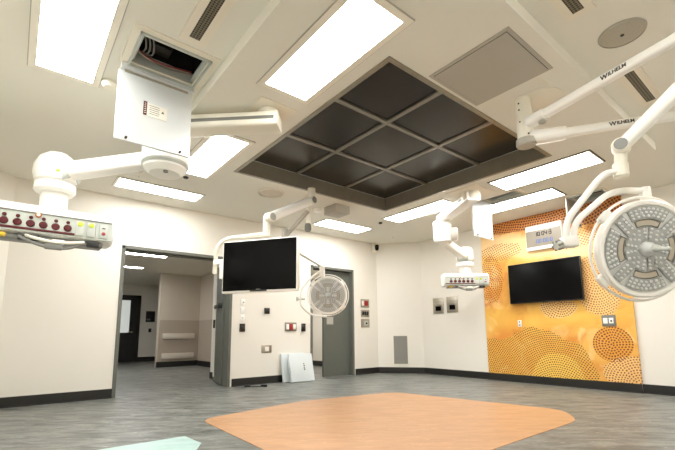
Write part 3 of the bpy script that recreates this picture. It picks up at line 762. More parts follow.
def pendant(label, plate_c, plate_s, hub, j1, j1z, j2, head_o, ax, fr, half, slotside, boxy=False, csc=1.0):
    t = thing('supply_pendant', label, 'medical pendant', (plate_c[0], plate_c[1], ZC), 'ceiling supply pendants')
    bm = bm_new(); add_box(bm, (plate_c[0], plate_c[1], ZC - .004), (plate_s, plate_s, .008), bev=.002); obj('ceiling_plate', bm, 'plate', t, False)
    bm = bm_new(); add_lathe(bm, [(.12, 0), (.125, -.012), (.125, -.09), (.11, -.115)] if boxy else [(.095, 0), (.095, -.04), (.085, -.05), (.08, -.10)], (hub[0], hub[1], ZC - .005)); obj('ceiling_hub', bm, 'offwhite', t)
    z1 = hub[2]
    h2 = Vector((hub[0], hub[1], z1)); e = Vector((j1[0], j1[1], z1)); d = (e - h2).normalized()
    bm = bm_new(); add_beam(bm, h2 - d * .10, e, (.20, .13), (.20, .13), .025); arm = obj('extension_arm', bm, 'offwhite' if not boxy else 'white', t)
    n = Vector((0, 0, 1)).cross(d) * slotside
    bm = bm_new(); add_beam(bm, h2 - d * .07 + n * .098, e - d * .2 + n * .098, (.010, .030), None, .002); obj('arm_slot', bm, 'midgrey', arm)
    # knuckle under the arm's end
    bm = bm_new()
    if boxy:
        add_box(bm, (j1[0], j1[1], j1z + .14), (.28, .28, .36), bev=.03, rot=Matrix.Rotation(.5, 3, 'Z'))
    else:
        add_lathe(bm, [(.08, z1 + .08), (.18, z1 + .06), (.20, z1 - .02), (.20, j1z - .06), (.185, j1z - .065), (.18, j1z - .11), (.13, j1z - .155), (.0, j1z - .165)], (j1[0], j1[1], 0))
    k1 = obj('knuckle', bm, 'white', t)
    if boxy:
        bm = bm_new(); add_cyl(bm, Vector(j1) .to_3d() + Vector((.08, .06, j1z + .10)), Vector(j1).to_3d() + Vector((.19, .15, j1z + .10)), .12, bev=.02); obj('knuckle_cap', bm, 'white', k1)
    else:
        bm = bm_new(); add_lathe(bm, [(.187, j1z - .068), (.203, j1z - .075), (.187, j1z - .095)], (j1[0], j1[1], 0), caps=(False, False)); obj('cap_seam', bm, 'greyplastic', k1)
        bm = bm_new(); add_cyl(bm, (j1[0] + .10, j1[1] - .02, j1z - .15), (j1[0] + .10, j1[1] - .02, j1z - .172), .02); obj('cap_screw', bm, 'midgrey', k1)
    # spring arm to second joint
    a = Vector((j1[0], j1[1], j1z)); b = Vector(j2)
    bm = bm_new(); add_beam(bm, a, b, (.14, .13), (.15, .15), .03); obj('lower_arm', bm, 'white', t)
    bm = bm_new()
    if boxy:
        add_lathe(bm, [(.05, .19), (.13, .17), (.16, .12), (.16, -.06), (.13, -.09)], b)
    else:
        add_lathe(bm, [(.001, .195), (.08, .18), (.14, .13), (.175, .05), (.18, -.02), (.165, -.09), (.12, -.11)], b)
    dm = obj('joint_dome', bm, 'white', t)
    bm = bm_new(); dd = (a - b).normalized(); nn_ = Vector((0, 0, 1)).cross(dd)
    add_cyl(bm, b + dd * .12 - nn_ * .10 + Vector((0, 0, -.06)), b + dd * .12 + nn_ * .10 + Vector((0, 0, -.06)), .05, bev=.01); obj('hinge_pin', bm, 'greyplastic', dm)
    bm = bm_new(); add_box(bm, (b.x + fr[0] * .178, b.y + fr[1] * .178, b.z - .03), (.02, .03, .02), bev=.004); obj('brake_lamp', bm, 'green', dm)
    bm = bm_new(); add_lathe(bm, [(.12, -.10), (.158, -.115), (.162, -.18), (.14, -.205)], b); obj('collar', bm, 'white', t)
    bm = bm_new(); add_lathe(bm, [(.108, -.20), (.105, head_o[2] + .13 - b.z)], b); obj('column', bm, 'white', t)
    console(t, Vector(head_o), Vector(ax), Vector(fr), half, csc)
    return t
pendant('near left supply pendant with console of red gas outlets by doorway', (-3.02, 1.66), .36, (-3.01, 1.645, 2.785), (-3.66, .955), 2.485, (-4.35, .195, 2.375), (-4.36, .20, 1.87), (0, 1, 0), (1, 0, 0), .475, 1)
pendant('far supply pendant with small console of red outlets before the mural', (-3.10, 4.99), .50, (-3.10, 4.99, 2.815), (-4.02, 5.56), 2.44, (-4.32, 6.63, 2.33), (-4.34, 6.62, 1.87), (.628, .778, 0), (.778, -.628, 0), .425, 1, True, .86)

# ------------------------------------------------------------------ surgical lights
FW = Vector((-0.76923, 0.62191, 0.14667)); R_RIGHT = Vector((0.628, 0.778, 0))
def lamp_head(t, ctr, R, nrm, up=(0, 0, 1), win='window'):
    nrm = Vector(nrm).normalized(); u = Vector(up).cross(nrm).normalized(); v = nrm.cross(u)
    T = basis(ctr, u, v, nrm); k = R / .34
    S = lambda p: (p[0] * k, p[1] * k)
    bm = bm_new()
    add_lathe(bm, [S(p) for p in ((.001, -.12), (.12, -.115), (.24, -.095), (.305, -.06), (.322, -.015), (.322, .012), (.312, .024), (.292, .022), (.286, .004), (.001, .0))], (0, 0, 0), seg=72, T=T)
    hd = obj('lamp_housing', bm, 'white', t)
    bm = bm_new(); add_lathe(bm, [S(p) for p in ((.284, .003), (.284, .008), (.001, .008))], (0, 0, 0), seg=72, T=T); obj('face_plate', bm, 'lampface', t)
    def arcpad(bm, a0, a1, r0, r1, z0, z1, mi=0, n=14):
        poly = [(r1 * k * math.cos(a0 + (a1 - a0) * i / n), r1 * k * math.sin(a0 + (a1 - a0) * i / n)) for i in range(n + 1)]
        poly += [(r0 * k * math.cos(a1 + (a0 - a1) * i / n), r0 * k * math.sin(a1 + (a0 - a1) * i / n)) for i in range(n + 1)]
        add_prism(bm, poly, z0 * k, z1 * k, T, mi)
    def lens(bm, x, y, z=.019):
        add_lathe(bm, [(.0098 * k, 0), (.008 * k, .005 * k), (.003 * k, .007 * k)], (x * k, y * k, z * k), seg=8, mi=1, T=T)
    r_ = lambda d: math.radians(d)
    for q in range(4):                                     # outer sectors
        c = q * 90
        bm = bm_new(); arcpad(bm, r_(c - 30), r_(c + 30), .200, .276, .006, .019)
        for rr, nn in ((.262, 9), (.239, 8), (.217, 7)):
            for i in range(nn):
                a = r_(c - 26.5 + 53 * i / (nn - 1)); lens(bm, rr * math.cos(a), rr * math.sin(a))
        obj('led_sector', bm, ['led', 'lens'], t, True)
        bm = bm_new(); arcpad(bm, r_(c - 24), r_(c + 24), .158, .190, .008, .0125); obj('arc_window', bm, win, t, False)
        bm = bm_new(); add_tube(bm, [((.174 + s * .020) * k * math.cos(r_(c + w)), (.174 + s * .020) * k * math.sin(r_(c + w)), .014 * k) for s, w in [(1, -26 + 4 * i) for i in range(14)] + [(-1, 26 - 4 * i) for i in range(14)]], .004 * k, 8, closed=True, T=T); obj('window_rim', bm, 'midgrey', t)
    for q in range(4):                                     # diagonal modules
        c = 45 + q * 90; e = Vector((math.cos(r_(c)), math.sin(r_(c)), 0)); f = Vector((-e.y, e.x, 0))
        bm = bm_new()
        arcpad(bm, r_(c - 40), r_(c + 40), .056, .146, .008, .020)
        p = [e * .138 + f * .033, e * .138 - f * .033, e * .276 - f * .033, e * .276 + f * .033]
        add_prism(bm, [(w.x * k, w.y * k) for w in reversed(p)], .008 * k, .0195 * k, T)
        for rr, nn in ((.131, 5), (.106, 4), (.080, 3)):
            for i in range(nn):
                a = r_(c - 34 + 68 * i / (nn - 1)); lens(bm, rr * math.cos(a), rr * math.sin(a), .020)
        for i in range(4):
            for s in (-1, 1):
                w = e * (.168 + .028 * i) + f * .018 * s; lens(bm, w.x, w.y, .0195)
        obj('led_module', bm, ['led', 'lens'], t, True)
    bm = bm_new(); add_lathe(bm, [S(p) for p in ((.050, .006), (.048, .035), (.040, .045), (.030, .060), (.030, .085))], (0, 0, 0), seg=32, T=T); obj('hub', bm, 'lampface', t)
    bm = bm_new(); add_lathe(bm, [S(p) for p in ((.022, .080), (.024, .10), (.018, .12), (.012, .15), (.014, .185), (.008, .195))], (0, 0, 0), seg=24, T=T); obj('sterile_handle', bm, 'greyplastic', t)
    bm = bm_new(); n = 96; RR = .345 * k
    add_tube(bm, [(RR * math.cos(2 * PI * i / n), RR * math.sin(2 * PI * i / n), -.035 * k) for i in range(n)], .009 * k, 10, closed=True, T=T); obj('handle_ring', bm, 'white', t)
    for a in (40, 140, 220, 320):
        bm = bm_new(); ca, sa = math.cos(r_(a)), math.sin(r_(a))
        add_box(bm, (.332 * k * ca, .332 * k * sa, -.033 * k), (.05 * k, .09 * k, .05 * k), T, bev=.012 * k, rot=Matrix.Rotation(r_(a), 3, 'Z')); obj('ring_bracket', bm, 'white', t)
    return T

def lettering(t, p0, p1, frac, size, side, name='lettering', off=.05):
    """word on the side of an arm"""
    p0, p1 = Vector(p0), Vector(p1); d = (p1 - p0).normalized()
    n = d.cross(Vector((0, 0, 1))).normalized() * side; up = n.cross(d)
    if up.z < 0: d = -d; up = n.cross(d)
    o = p0.lerp(p1, frac) + n * off
    T = basis(o, d, up, n)
    b1 = text_mesh('W', size * 1.25, T @ Matrix.Translation((-size * 1.95, -size * .06, 0)), .0008)
    b2 = text_mesh('ILHELM', size, T @ Matrix.Translation((size * .42, 0, 0)), .0008)
    me = bpy.data.meshes.new('tmp'); b2.to_mesh(me); b2.free(); b1.from_mesh(me); bpy.data.meshes.remove(me)
    obj(name, b1, 'letters', t, False)

# big lamp, right -----------------------------------------------------------
t = thing('surgical_light', 'large round surgical light at right edge on ceiling column and white arms', 'surgical light', (-1.46, 3.29, ZC), 'surgical lights')
cx, cy = -1.485, 3.295
bm = bm_new(); add_lathe(bm, [(.17, 0), (.17, -.006), (.16, -.010)], (cx + .1, cy + .12, ZC), seg=48); obj('ceiling_plate', bm, 'plate', t)
bm = bm_new(); add_lathe(bm, [(.066, 0), (.066, -.17), (.069, -.18), (.069, -.28), (.066, -.29), (.066, -.37)], (cx, cy, ZC)); co = obj('ceiling_column', bm, 'offwhite', t)
bm = bm_new(); add_lathe(bm, [(.066, -.37), (.080, -.375), (.082, -.42), (.070, -.435)], (cx, cy, ZC)); obj('column_cap', bm, 'greypanel', t)
bm = bm_new()
for zz, aa in ((-.06, 3.6), (-.12, 3.6), (-.23, 3.5), (-.35, 3.9)):
    aa = math.atan2(-cy, -cx) + (0.35 if zz == -.35 else -.55)
    add_lathe(bm, [(.007, 0), (.007, .006)], (cx + .066 * math.cos(aa), cy + .066 * math.sin(aa), ZC + zz), (math.cos(aa), math.sin(aa), 0), 10)
obj('column_screws', bm, 'dark', co)
UA0 = Vector((cx, cy, 2.66)); UA1 = Vector((-.13, 2.935, 2.66))
LA0 = Vector((cx, cy, 2.535)); LA1 = Vector((-.40, 3.96, 2.535))
dU = (UA1 - UA0).normalized(); dL = (LA1 - LA0).normalized()
bm = bm_new(); add_beam(bm, UA0, UA0 + dU * .20, (.11, .095), (.10, .085), .03); add_beam(bm, UA0 + dU * .16, UA1, (.072, .072), (.066, .066), .022); obj('upper_arm', bm, 'white', t)
bm = bm_new(); add_cyl(bm, UA0 + dU * .17 + Vector((0, 0, -.05)), UA0 + dU * .17 + Vector((0, 0, -.065)), .03, bev=.004); obj('arm_stop', bm, 'greypanel', t)
bm = bm_new(); add_beam(bm, LA0, LA0 + dL * .30, (.12, .11), (.11, .10), .035); add_beam(bm, LA0 + dL * .26, LA1, (.072, .072), (.066, .066), .022); obj('lower_arm', bm, 'white', t)
lettering(t, UA0, UA1, .55, .037, 1, off=.0365)
lettering(t, LA0, LA1, .55, .037, 1, off=.0365)
# spring arm from the end of the upper arm down to the yoke
SE = Vector((-.743, 2.982, 2.079)); SB = Vector((-.13, 2.935, 2.52))
bm = bm_new(); add_cyl(bm, UA1 + Vector((0, 0, .05)), SB + Vector((0, 0, -.04)), .045, bev=.006); obj('arm_end_joint', bm, 'offwhite', t)
bm = bm_new(); add_beam(bm, SB, SE, (.08, .10), (.07, .085), .032); sp_ = obj('spring_arm', bm, 'white', t)
vn = Vector((0.25, -1, .1)).normalized()
bm = bm_new(); add_cyl(bm, SE - vn * .045, SE + vn * .045, .052, bev=.010); obj('elbow', bm, 'offwhite', t)
bm = bm_new(); add_cyl(bm, SE + vn * .045, SE + vn * .051, .038); obj('elbow_disc', bm, 'midgrey', t)
PV = Vector((-.762, 2.996, 1.918))
bm = bm_new(); add_cyl(bm, SE, PV + Vector((0, 0, .03)), .036); add_lathe(bm, [(.040, .055), (.045, .05), (.045, -.03), (.036, -.04)], PV); obj('pivot_post', bm, 'offwhite', t)
def cam_pt(px, py, dep):           # point at a distance along the viewing direction of the survey photograph
    f, cx_, cy_ = 399.4602, 337.5, 274.5427
    r = Vector(((px - cx_) / f, (py - cy_) / f, 1)) * dep
    R0 = Vector((0.62782744, 0.77831625, -0.00751774)); R1 = Vector((-0.11883024, 0.08629996, -0.98915706)); R2 = Vector((-0.76922824, 0.62191328, 0.14666899))
    return R0 * r.x + R1 * r.y + R2 * r.z + Vector((0, 0, .89))
BK = cam_pt(567, 242, 2.62)
bm = bm_new(); add_tube(bm, fillet_path([PV, PV + (cam_pt(608, 172, 2.6) - PV), cam_pt(598, 180, 2.6), cam_pt(566, 221, 2.62), BK], .09), .021); obj('yoke_tube', bm, 'white', t)
TOP = cam_pt(645, 191, 2.68)
bm = bm_new(); add_tube(bm, fillet_path([TOP, cam_pt(612, 190, 2.68), cam_pt(575, 222, 2.63), cam_pt(573, 243, 2.62)], .16, 10), .021); obj('swivel_tube', bm, 'white', t)
bm = bm_new(); add_box(bm, cam_pt(569, 242, 2.62), (.11, .075, .075), bev=.02, rot=Matrix.Rotation(math.radians(50), 3, 'Z')); obj('tube_joint', bm, 'white', t)
bm = bm_new(); gp = cam_pt(556, 246, 2.60); add_cyl(bm, cam_pt(561, 244, 2.61), gp, .032, bev=.006)
gr = obj('joint_grip', bm, 'greyplastic', t)
bm = bm_new(); dg_ = (gp - cam_pt(561, 244, 2.61)).normalized()
for q in range(6):
    u, v, d = frame_from(dg_); a = q * PI / 3
    add_cyl(bm, gp - d * .03 + (u * math.cos(a) + v * math.sin(a)) * .030, gp + d * .002 + (u * math.cos(a) + v * math.sin(a)) * .030, .007, seg=10)
obj('grip_ribs', bm, 'midgrey', gr)
bm = bm_new(); add_cyl(bm, cam_pt(645, 187, 2.68), cam_pt(645.5, 204, 2.68), .028, bev=.004); add_box(bm, cam_pt(645, 193, 2.68), (.055, .055, .075), bev=.008, rot=Matrix.Rotation(math.radians(40), 3, 'Z')); obj('head_pivot', bm, 'white', t)
LC = cam_pt(645, 249, 2.62)
lamp_head(t, LC, .338, -FW + Vector((.06, -.02, -.06)))
# small lamp, beyond the monitor ------------------------------------------------
t = thing('surgical_light', 'smaller round surgical light in front of the second doorway', 'surgical light', (-4.52, 3.20, ZC), 'surgical lights')
q0 = Vector((-4.40 - .09, 3.09 + .07, 0))
P0 = cam_pt(309, 205, 5.80); P1 = cam_pt(308, 228, 5.80)
bm = bm_new(); add_lathe(bm, [(.036, ZC - .006), (.036, P1.z + .05)], (P1.x, P1.y, 0)); obj('ceiling_post', bm, 'offwhite', t)
bm = bm_new(); add_lathe(bm, [(.055, ZC), (.055, ZC - .012)], (P1.x, P1.y, 0)); obj('ceiling_flange', bm, 'plate', t)
bm = bm_new(); add_lathe(bm, [(.03, .08), (.045, .04), (.05, -.02), (.035, -.05)], P1); obj('post_tip', bm, 'midgrey', t)
A0 = cam_pt(308, 211, 5.80); A1 = cam_pt(293, 228, 5.80); A2 = cam_pt(285, 237, 5.80)
bm = bm_new(); add_beam(bm, A0, A1, (.05, .06), None, .02); obj('upper_link', bm, 'greypanel', t)
bm = bm_new(); add_cyl(bm, A2 + Vector((0, 0, .12)), A2 + Vector((0, 0, -.16)), .05, bev=.008); add_beam(bm, A1, A2, (.05, .06), None, .02); obj('elbow', bm, 'greypanel', t)
A3 = cam_pt(298, 252.5, 5.75); A4 = cam_pt(321.5, 266.5, 5.95)
bm = bm_new(); add_tube(bm, fillet_path([A2 + Vector((0, 0, -.14)), cam_pt(288, 247, 5.6), A4], .1), .017); obj('yoke_tube', bm, 'greyplastic', t)
bm = bm_new(); add_cyl(bm, cam_pt(322, 265, 5.95), cam_pt(322.5, 277, 5.98), .04, bev=.006); obj('head_pivot', bm, 'white', t)
C2 = cam_pt(328, 295.4, 6.0)
bm = bm_new()
ypts = [cam_pt(321.5, 270.5, 5.97), cam_pt(313, 276, 5.97), cam_pt(300.5, 290, 5.97), cam_pt(300.3, 306, 5.97), cam_pt(312, 315.3, 5.97), cam_pt(327, 316.5, 5.97)]
add_tube(bm, fillet_path(ypts, .07), .017)
obj('yoke_frame', bm, 'white', t)
bm = bm_new(); add_cyl(bm, cam_pt(305, 299, 5.97), cam_pt(297, 299, 5.97), .016); add_cyl(bm, cam_pt(297.3, 297, 5.97), cam_pt(297.3, 301, 5.97), .018); obj('yoke_handle', bm, 'greyplastic', t)
lamp_head(t, C2, .305, -FW + Vector((.03, -.02, -.04)), win='greypanel')

# ------------------------------------------------------------------ hanging monitor
t = thing('monitor', 'black flat monitor with white casing hung from ceiling arm in room centre', 'monitor', (-4.40, 3.09, ZC))
PP = Vector((-4.52, 3.03, 0)); PJ = cam_pt(311.5, 200.5, 5.56)
PP = Vector((PJ.x, PJ.y, 0))
bm = bm_new(); add_lathe(bm, [(.055, ZC - .002), (.055, PJ.z - .06)], PP); obj('ceiling_post', bm, 'offwhite', t)
J2 = cam_pt(270, 217.5, 4.85)
bm = bm_new(); add_beam(bm, PJ, J2, (.085, .12), (.085, .12), .035); obj('spring_arm', bm, 'white', t)
vn = (R_RIGHT * .75 - FW * .55); vn.z = 0; vn.normalize()
for q, nm in ((PJ, 'upper_joint'), (J2, 'lower_joint')):
    bm = bm_new(); add_cyl(bm, q - vn * .052, q + vn * .052, .062, bev=.010); ju = obj(nm, bm, 'offwhite', t)
    bm = bm_new(); add_cyl(bm, q + vn * .052, q + vn * .058, .046); obj('joint_disc', bm, 'midgrey' if nm == 'upper_joint' else 'greypanel', ju)
cB = cam_pt(266.5, 233, 4.86)
bm = bm_new(); add_cyl(bm, (cB.x, cB.y, J2.z + .03), (cB.x, cB.y, cB.z - .04), .042, bev=.006); obj('drop_column', bm, 'offwhite', t)
TL = cam_pt(224, 242.5, 4.95); TR = cam_pt(297, 237.5, 4.67); BR = cam_pt(297, 290.8, 4.67); BL = cam_pt(224.5, 292.5, 4.95)
tl, tr = Vector((TL.x, TL.y, 0)), Vector((TR.x, TR.y, 0)); dx = (tr - tl).normalized(); nm_ = Vector((dx.y, -dx.x, 0))
if nm_.dot(FW) > 0: nm_ = -nm_
W_ = (tr - tl).length; zt_, zb_ = (TL.z + TR.z) / 2, (BL.z + BR.z) / 2
mc = (tl + tr) / 2 + Vector((0, 0, (zt_ + zb_) / 2))
TM = basis(mc, dx, nm_ * 1.0, (0, 0, 1)); hh = zt_ - zb_
if TM.to_3x3().determinant() < 0: TM = basis(mc, dx, nm_, (0, 0, 1))
bm = bm_new(); add_box(bm, (0, -.035, 0), (W_ + .02, .075, hh + .03), TM, bev=.012); obj('casing', bm, 'white', t)
bm = bm_new(); add_box(bm, (0, .004, .004), (W_ - .012, .006, hh - .012), TM, bev=.001); obj('screen', bm, 'black', t, False)
bm = bm_new(); add_box(bm, (0, .006, -hh / 2 + .004), (.22, .010, .018), TM, bev=.003); add_box(bm, (0, .012, -hh / 2 + .02), (.05, .002, .008), TM, mi=1); obj('control_strip', bm, ['blackplastic', 'midgrey'], t)
bm = bm_new(); pl = TM @ Vector((-W_ / 2 - .075, -.03, hh * .30)); pm = TM @ Vector((-W_ / 2 - .075, -.03, -hh * .02))
ty = cB.z - .01
c1 = Vector((pl.x, pl.y, ty))
add_tube(bm, fillet_path([Vector((cB.x, cB.y, ty)), cam_pt(217, 240, 4.98), cam_pt(214.5, 274, 4.99)], .22, 12), .026); obj('hanger_tube', bm, 'offwhite', t)
bm = bm_new(); add_box(bm, (-W_ / 2 - .07, -.035, hh * .12), (.16, .06, .07), TM, bev=.012); add_box(bm, (-W_ / 2 - .03, -.03, -.04), (.06, .05, .2), TM, bev=.012); obj('mount_bracket', bm, 'white', t)

# ------------------------------------------------------------------ mural wall
yM = YF - 0.035
bm = bm_new(); add_box(bm, (-3.095, YF - .0175, (0.13 + H) / 2), (2.43, .035, H - .13))
o = single('wall_mural', bm, 'mural', 'tall orange dotted abstract mural panel on the right wall', 'mural', smooth=False)
o.data.transform(Matrix.Translation(Vector(o.location))); o.location = (0, 0, 0)
t = thing('television', 'wall mounted black television on the orange mural', 'television', (-3.115, yM, 1.41))
bm = bm_new(); add_box(bm, (-3.115, 7.13, 1.765), (1.23, .05, .72), bev=.006); obj('casing', bm, 'blackplastic', t)
bm = bm_new(); add_box(bm, (-3.115, 7.103, 1.77), (1.205, .004, .69)); obj('screen', bm, 'black', t, False)
bm = bm_new(); add_box(bm, (-3.115, 7.1845, 1.77), (.5, .061, .4), bev=.005); obj('wall_mount', bm, 'dark', t)
# clock
t = thing('wall_clock', 'white framed digital wall clock with two rows of digits above television', 'clock', (-3.05, yM, 2.38))
cxk, czk = -3.06, 2.565
bm = bm_new(); add_box(bm, (cxk, 7.18, czk), (.62, .07, .45), bev=.008); obj('case', bm, 'white', t)
bm = bm_new(); add_box(bm, (cxk, 7.143, czk - .02), (.60, .006, .29)); obj('display', bm, 'clockface', t, False)
SEG = {'0': 'abcdef', '1': 'bc', '2': 'abged', '3': 'abgcd', '5': 'afgcd', '4': 'fgbc'}
def digits(txt, x, z, h, m):
    w = h * .5; s = h * .16
    for ch in txt:
        bm = bm_new()
        if ch == ':':
            for dz in (-.2, .2): add_box(bm, (x + s, 7.139, z + dz * h), (s, .004, s))
            obj('colon', bm, m, t, False); x += w * .7; continue
        for g in SEG[ch]:
            if g in 'agd': add_box(bm, (x + w / 2, 7.139, z + {'a': h / 2, 'g': 0, 'd': -h / 2}[g]), (w + s, .004, s))
            else: add_box(bm, (x + (0 if g in 'fe' else w), 7.139, z + (h / 4 if g in 'fb' else -h / 4)), (s, .004, h / 2 + s))
        obj('digit', bm, m, t, False); x += w * 1.65
digits('10:04:3', cxk - .14, czk + .055, .062, 'black')
digits('00:00:0', cxk - .12, czk - .075, .060, 'blue')
# sockets on mural
t = thing('wall_outlet', 'small white wall outlet on mural below the television', 'outlet', (-3.63, yM, 1.0))
bm = bm_new(); add_box(bm, (-3.63, yM - .006, 1.05), (.07, .012, .12), bev=.003); obj('cover_plate', bm, 'white', t)
bm = bm_new()
for dz in (-.028, .028): add_box(bm, (-3.63, yM - .013, 1.05 + dz), (.022, .004, .020))
obj('sockets', bm, 'dark', t, False)
t = thing('wall_outlet', 'grey double wall outlet plate on mural at lower right', 'outlet', (-2.21, yM, .95))
bm = bm_new(); add_box(bm, (-2.215, yM - .006, 1.06), (.19, .012, .175), bev=.003); obj('cover_plate', bm, 'midgrey', t)
for dx, mm in ((-.045, 'white'), (.035, 'white')):
    bm = bm_new(); add_box(bm, (-2.215 + dx, yM - .014, 1.06), (.060, .006, .085), bev=.002)
    if dx > 0:
        add_box(bm, (-2.215 + dx, yM - .018, 1.055), (.02, .004, .03), mi=1)
    obj('insert', bm, [mm, 'dark'], t)

# steel dispensers on right wall
for x, lab, z in ((-5.44, 'left of two recessed steel dispensers below the far pendant', 1.48), (-5.08, 'right of two recessed steel dispensers below the far pendant', 1.49)):
    t = thing('wall_dispenser', lab, 'dispenser', (x, YF, z - .17), 'steel wall dispensers')
    bm = bm_new(); add_box(bm, (x, YF - .012, z), (.27, .024, .34), bev=.004); obj('steel_plate', bm, 'steel', t)
    bm = bm_new(); add_box(bm, (x + .01, YF - .027, z - .06), (.14, .008, .10)); obj('dark_slot', bm, 'black', t, False)
    bm = bm_new(); add_box(bm, (x, YF - .026, z + .03), (.21, .006, .05), bev=.002); obj('lip', bm, 'steel', t)

# return grille on the corner wall
cd = Vector((CH1[0] - CH0[0], CH1[1] - CH0[1], 0)).normalized(); cn = Vector((cd.y, -cd.x, 0))
o_ = Vector((CH0[0], CH0[1], 0)) + cd * .51
TG = basis(o_, cd, cn, (0, 0, 1))
t = thing('return_grille', 'tall grey louvred return grille low on the corner wall', 'air grille', tuple(o_ + Vector((0, 0, .18))))
bm = bm_new()
for a, b, c, d in ((-.19, .19, .17, .205), (-.19, .19, .83, .865), (-.19, -.155, .205, .83), (.155, .19, .205, .83)):
    add_box(bm, ((a + b) / 2, .006, (c + d) / 2), (b - a, .012, d - c), TG)
obj('frame', bm, 'trim', t, False)
bm = bm_new(); add_box(bm, (0, .004, .5175), (.31, .008, .625), TG); obj('louvre_panel', bm, 'louvre', t, False)

# panels right of the second door
def wallplate(name, label, cat, y, z, w, h, m='steel', d=.016, group=None):
    t = thing(name, label, cat, (XL, y, z - h / 2), group)
    bm = bm_new(); add_box(bm, (XL + d / 2 - .004, y, z), (d + .008, w, h), bev=.003); obj('plate', bm, m, t)
    return t
def bits(t, name, m, y, z, L, d=.016):
    bm = bm_new()
    for (dy, dz, w, h) in L: add_box(bm, (XL + d + .003, y + dy, z + dz), (.008, w, h), bev=.002)
    return obj(name, bm, m, t)
t = wallplate('control_panel', 'topmost steel control plate with red display right of second door', 'control panel', 6.20, 1.57, .25, .19)
bits(t, 'white_display', 'white', 6.20, 1.57, [(-.075, 0, .05, .11)]); bits(t, 'red_display', 'redbright', 6.20, 1.57, [(.035, 0, .11, .11)])
t = wallplate('control_panel', 'middle steel plate with three dark modules right of second door', 'control panel', 6.20, 1.345, .25, .16)
for k in (-1, 0, 1): bits(t, 'dark_module', 'dark', 6.20, 1.345, [(.07 * k, 0, .055, .08)])
t = wallplate('control_panel', 'lowest steel plate with round knob right of second door', 'control panel', 6.20, 1.12, .25, .19)
bits(t, 'insert', 'greyplastic', 6.20, 1.12, [(.01, 0, .12, .10)])
bm = bm_new(); add_lathe(bm, [(.022, .02), (.022, .035), (.012, .045)], (XL, 6.22, 1.12), (1, 0, 0), 18); obj('knob', bm, 'dark', t)
# small plates left of it, between the doorways
for z, lab in ((1.465, 'topmost of three small white wall plates beside wide doorway'), (1.325, 'middle of three small white wall plates beside wide doorway'), (1.185, 'lowest of three small white wall plates beside wide doorway')):
    t = wallplate('switch_plate', lab, 'wall plate', 3.20, z, .085, .12, 'white', .012, 'white wall plates')
    if z > 1.4: bits(t, 'dial', 'midgrey', 3.20, z, [(.012, .0, .022, .022)], .012)
    elif z < 1.25: bits(t, 'port', 'midgrey', 3.20, z, [(.0, .0, .014, .014)], .012)
    else: bits(t, 'rocker', 'white', 3.20, z, [(.0, .0, .04, .07)], .012)
t = wallplate('card_reader', 'black box on wall under three small white plates', 'card reader', 3.20, 1.01, .095, .145, 'blackplastic', .03); bits(t, 'key_face', 'dark', 3.2, 1.0, [(0, 0, .06, .08)], .03)
t = wallplate('wall_sensor', 'small square black box alone on wall under the monitor', 'wall box', 3.69, 1.325, .10, .11, 'blackplastic', .03); bits(t, 'lens', 'dark', 3.69, 1.325, [(0, 0, .05, .05)], .03)
t = wallplate('emergency_switch', 'brass framed plate with red button between white inserts', 'switch', 4.22, 1.03, .26, .17, 'bar')
bits(t, 'white_insert', 'white', 4.22, 1.03, [(-.075, 0, .06, .10)]); bits(t, 'white_insert', 'white', 4.22, 1.03, [(.08, 0, .06, .10)]); bits(t, 'red_button', 'redbright', 4.22, 1.03, [(0, 0, .08, .12)])
t = wallplate('card_reader', 'slim black box right of plate with the red button', 'card reader', 4.515, 1.02, .085, .155, 'blackplastic', .03); bits(t, 'key_face', 'dark', 4.515, 1.01, [(0, 0, .05, .08)], .03)
t = wallplate('wall_outlet', 'steel outlet plate low on wall left of leaning boards', 'outlet', 3.70, .62, .20, .14)
bits(t, 'insert', 'white', 3.70, .62, [(0, 0, .08, .085)])

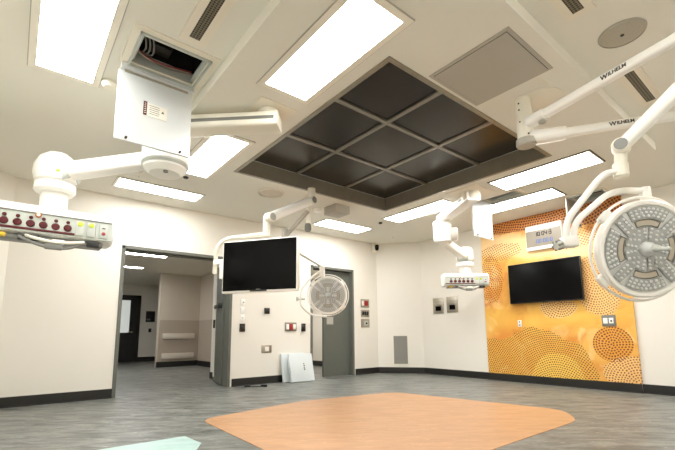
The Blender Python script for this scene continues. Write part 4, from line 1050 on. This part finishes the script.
# leaning boards
def leaning(label, y0, y1, L, foot, top, th=.05, mark=False):
    """board with its foot at x=foot on the floor leaning back to the wall"""
    ztop = math.sqrt(L * L - (top - foot) ** 2)
    a = Vector((foot, 0, 0)); b = Vector((top, 0, ztop)); d = (b - a).normalized(); n = Vector((d.z, 0, -d.x))
    T = basis((foot + th * d.z, (y0 + y1) / 2, 0) if False else (foot, (y0 + y1) / 2, 0.002), (0, 1, 0), d, n)
    bm = bm_new(); add_box(bm, (0, L / 2, -th / 2), (y1 - y0, L, th), T, bev=.004)
    m = ['foam']
    o = obj('packing_board', bm, m)
    lo = min(v.co.z for v in o.data.vertices); o.data.transform(Matrix.Translation((0, 0, -lo)))
    if mark:
        o2 = bmesh.new()
        for k, (dz, w) in enumerate(((.06, .018), (.02, .03), (-.02, .022), (-.05, .026))):
            add_box(o2, (.05 + .004 * (k % 2), L * .52 + dz, .0015 - lo * 0), (w, .022, .002), T)
        bmesh.ops.translate(o2, verts=o2.verts, vec=(0, 0, -lo))
        obj('printed_mark', o2, 'letters', o, False)
    return tag(o, label, 'board', 'boards leaning on the wall')
leaning('taller white board leaning on wall behind the marked board', 3.99, 4.52, .53, -6.54, -6.645, .045)
leaning('white board with small dark print leaning in front of another board', 4.08, 4.60, .52, -6.40, -6.52, .05, True)
# loose cord on floor
bm = bm_new(); add_tube(bm, smooth_path([(-6.47, 3.16, .008), (-6.42, 3.24, .008), (-6.36, 3.33, .008), (-6.30, 3.42, .008), (-6.25, 3.47, .008)]), .006)
add_box(bm, (-6.44, 3.21, .018), (.05, .10, .036), bev=.012, rot=Matrix.Rotation(-.6, 3, 'Z')); add_box(bm, (-6.28, 3.44, .020), (.05, .11, .040), bev=.012, rot=Matrix.Rotation(-1.0, 3, 'Z'))
single('loose_cord', bm, 'blackplastic', 'short black cord with two plugs lying on floor by baseboard', 'cord')

# ------------------------------------------------------------------ camera, world, view
cam = bpy.data.cameras.new('camera'); co_ = bpy.data.objects.new('camera', cam); C.objects.link(co_)
R0 = Vector((0.62782744, 0.77831625, -0.00751774)); R1 = Vector((-0.11883024, 0.08629996, -0.98915706)); R2 = Vector((-0.76922824, 0.62191328, 0.14666899))
co_.matrix_world = basis((0, 0, .89), R0, -R1, -R2)
cam.sensor_width = 36; cam.lens = 399.4602 / 675 * 36
cam.shift_y = (274.5427 - 225) / 675; cam.clip_start = 0.02
SC.camera = co_
w = bpy.data.worlds.new('world'); SC.world = w; w.use_nodes = True
w.node_tree.nodes['Background'].inputs[0].default_value = (0.02, 0.02, 0.02, 1)
SC.view_settings.view_transform = 'Standard'; SC.view_settings.look = 'None'
SC.view_settings.exposure = 1.12; SC.view_settings.gamma = 1.0
SC.view_settings.use_curve_mapping = False
SC.cycles.max_bounces = 12; SC.cycles.diffuse_bounces = 8
SC.cycles.sample_clamp_indirect = 10
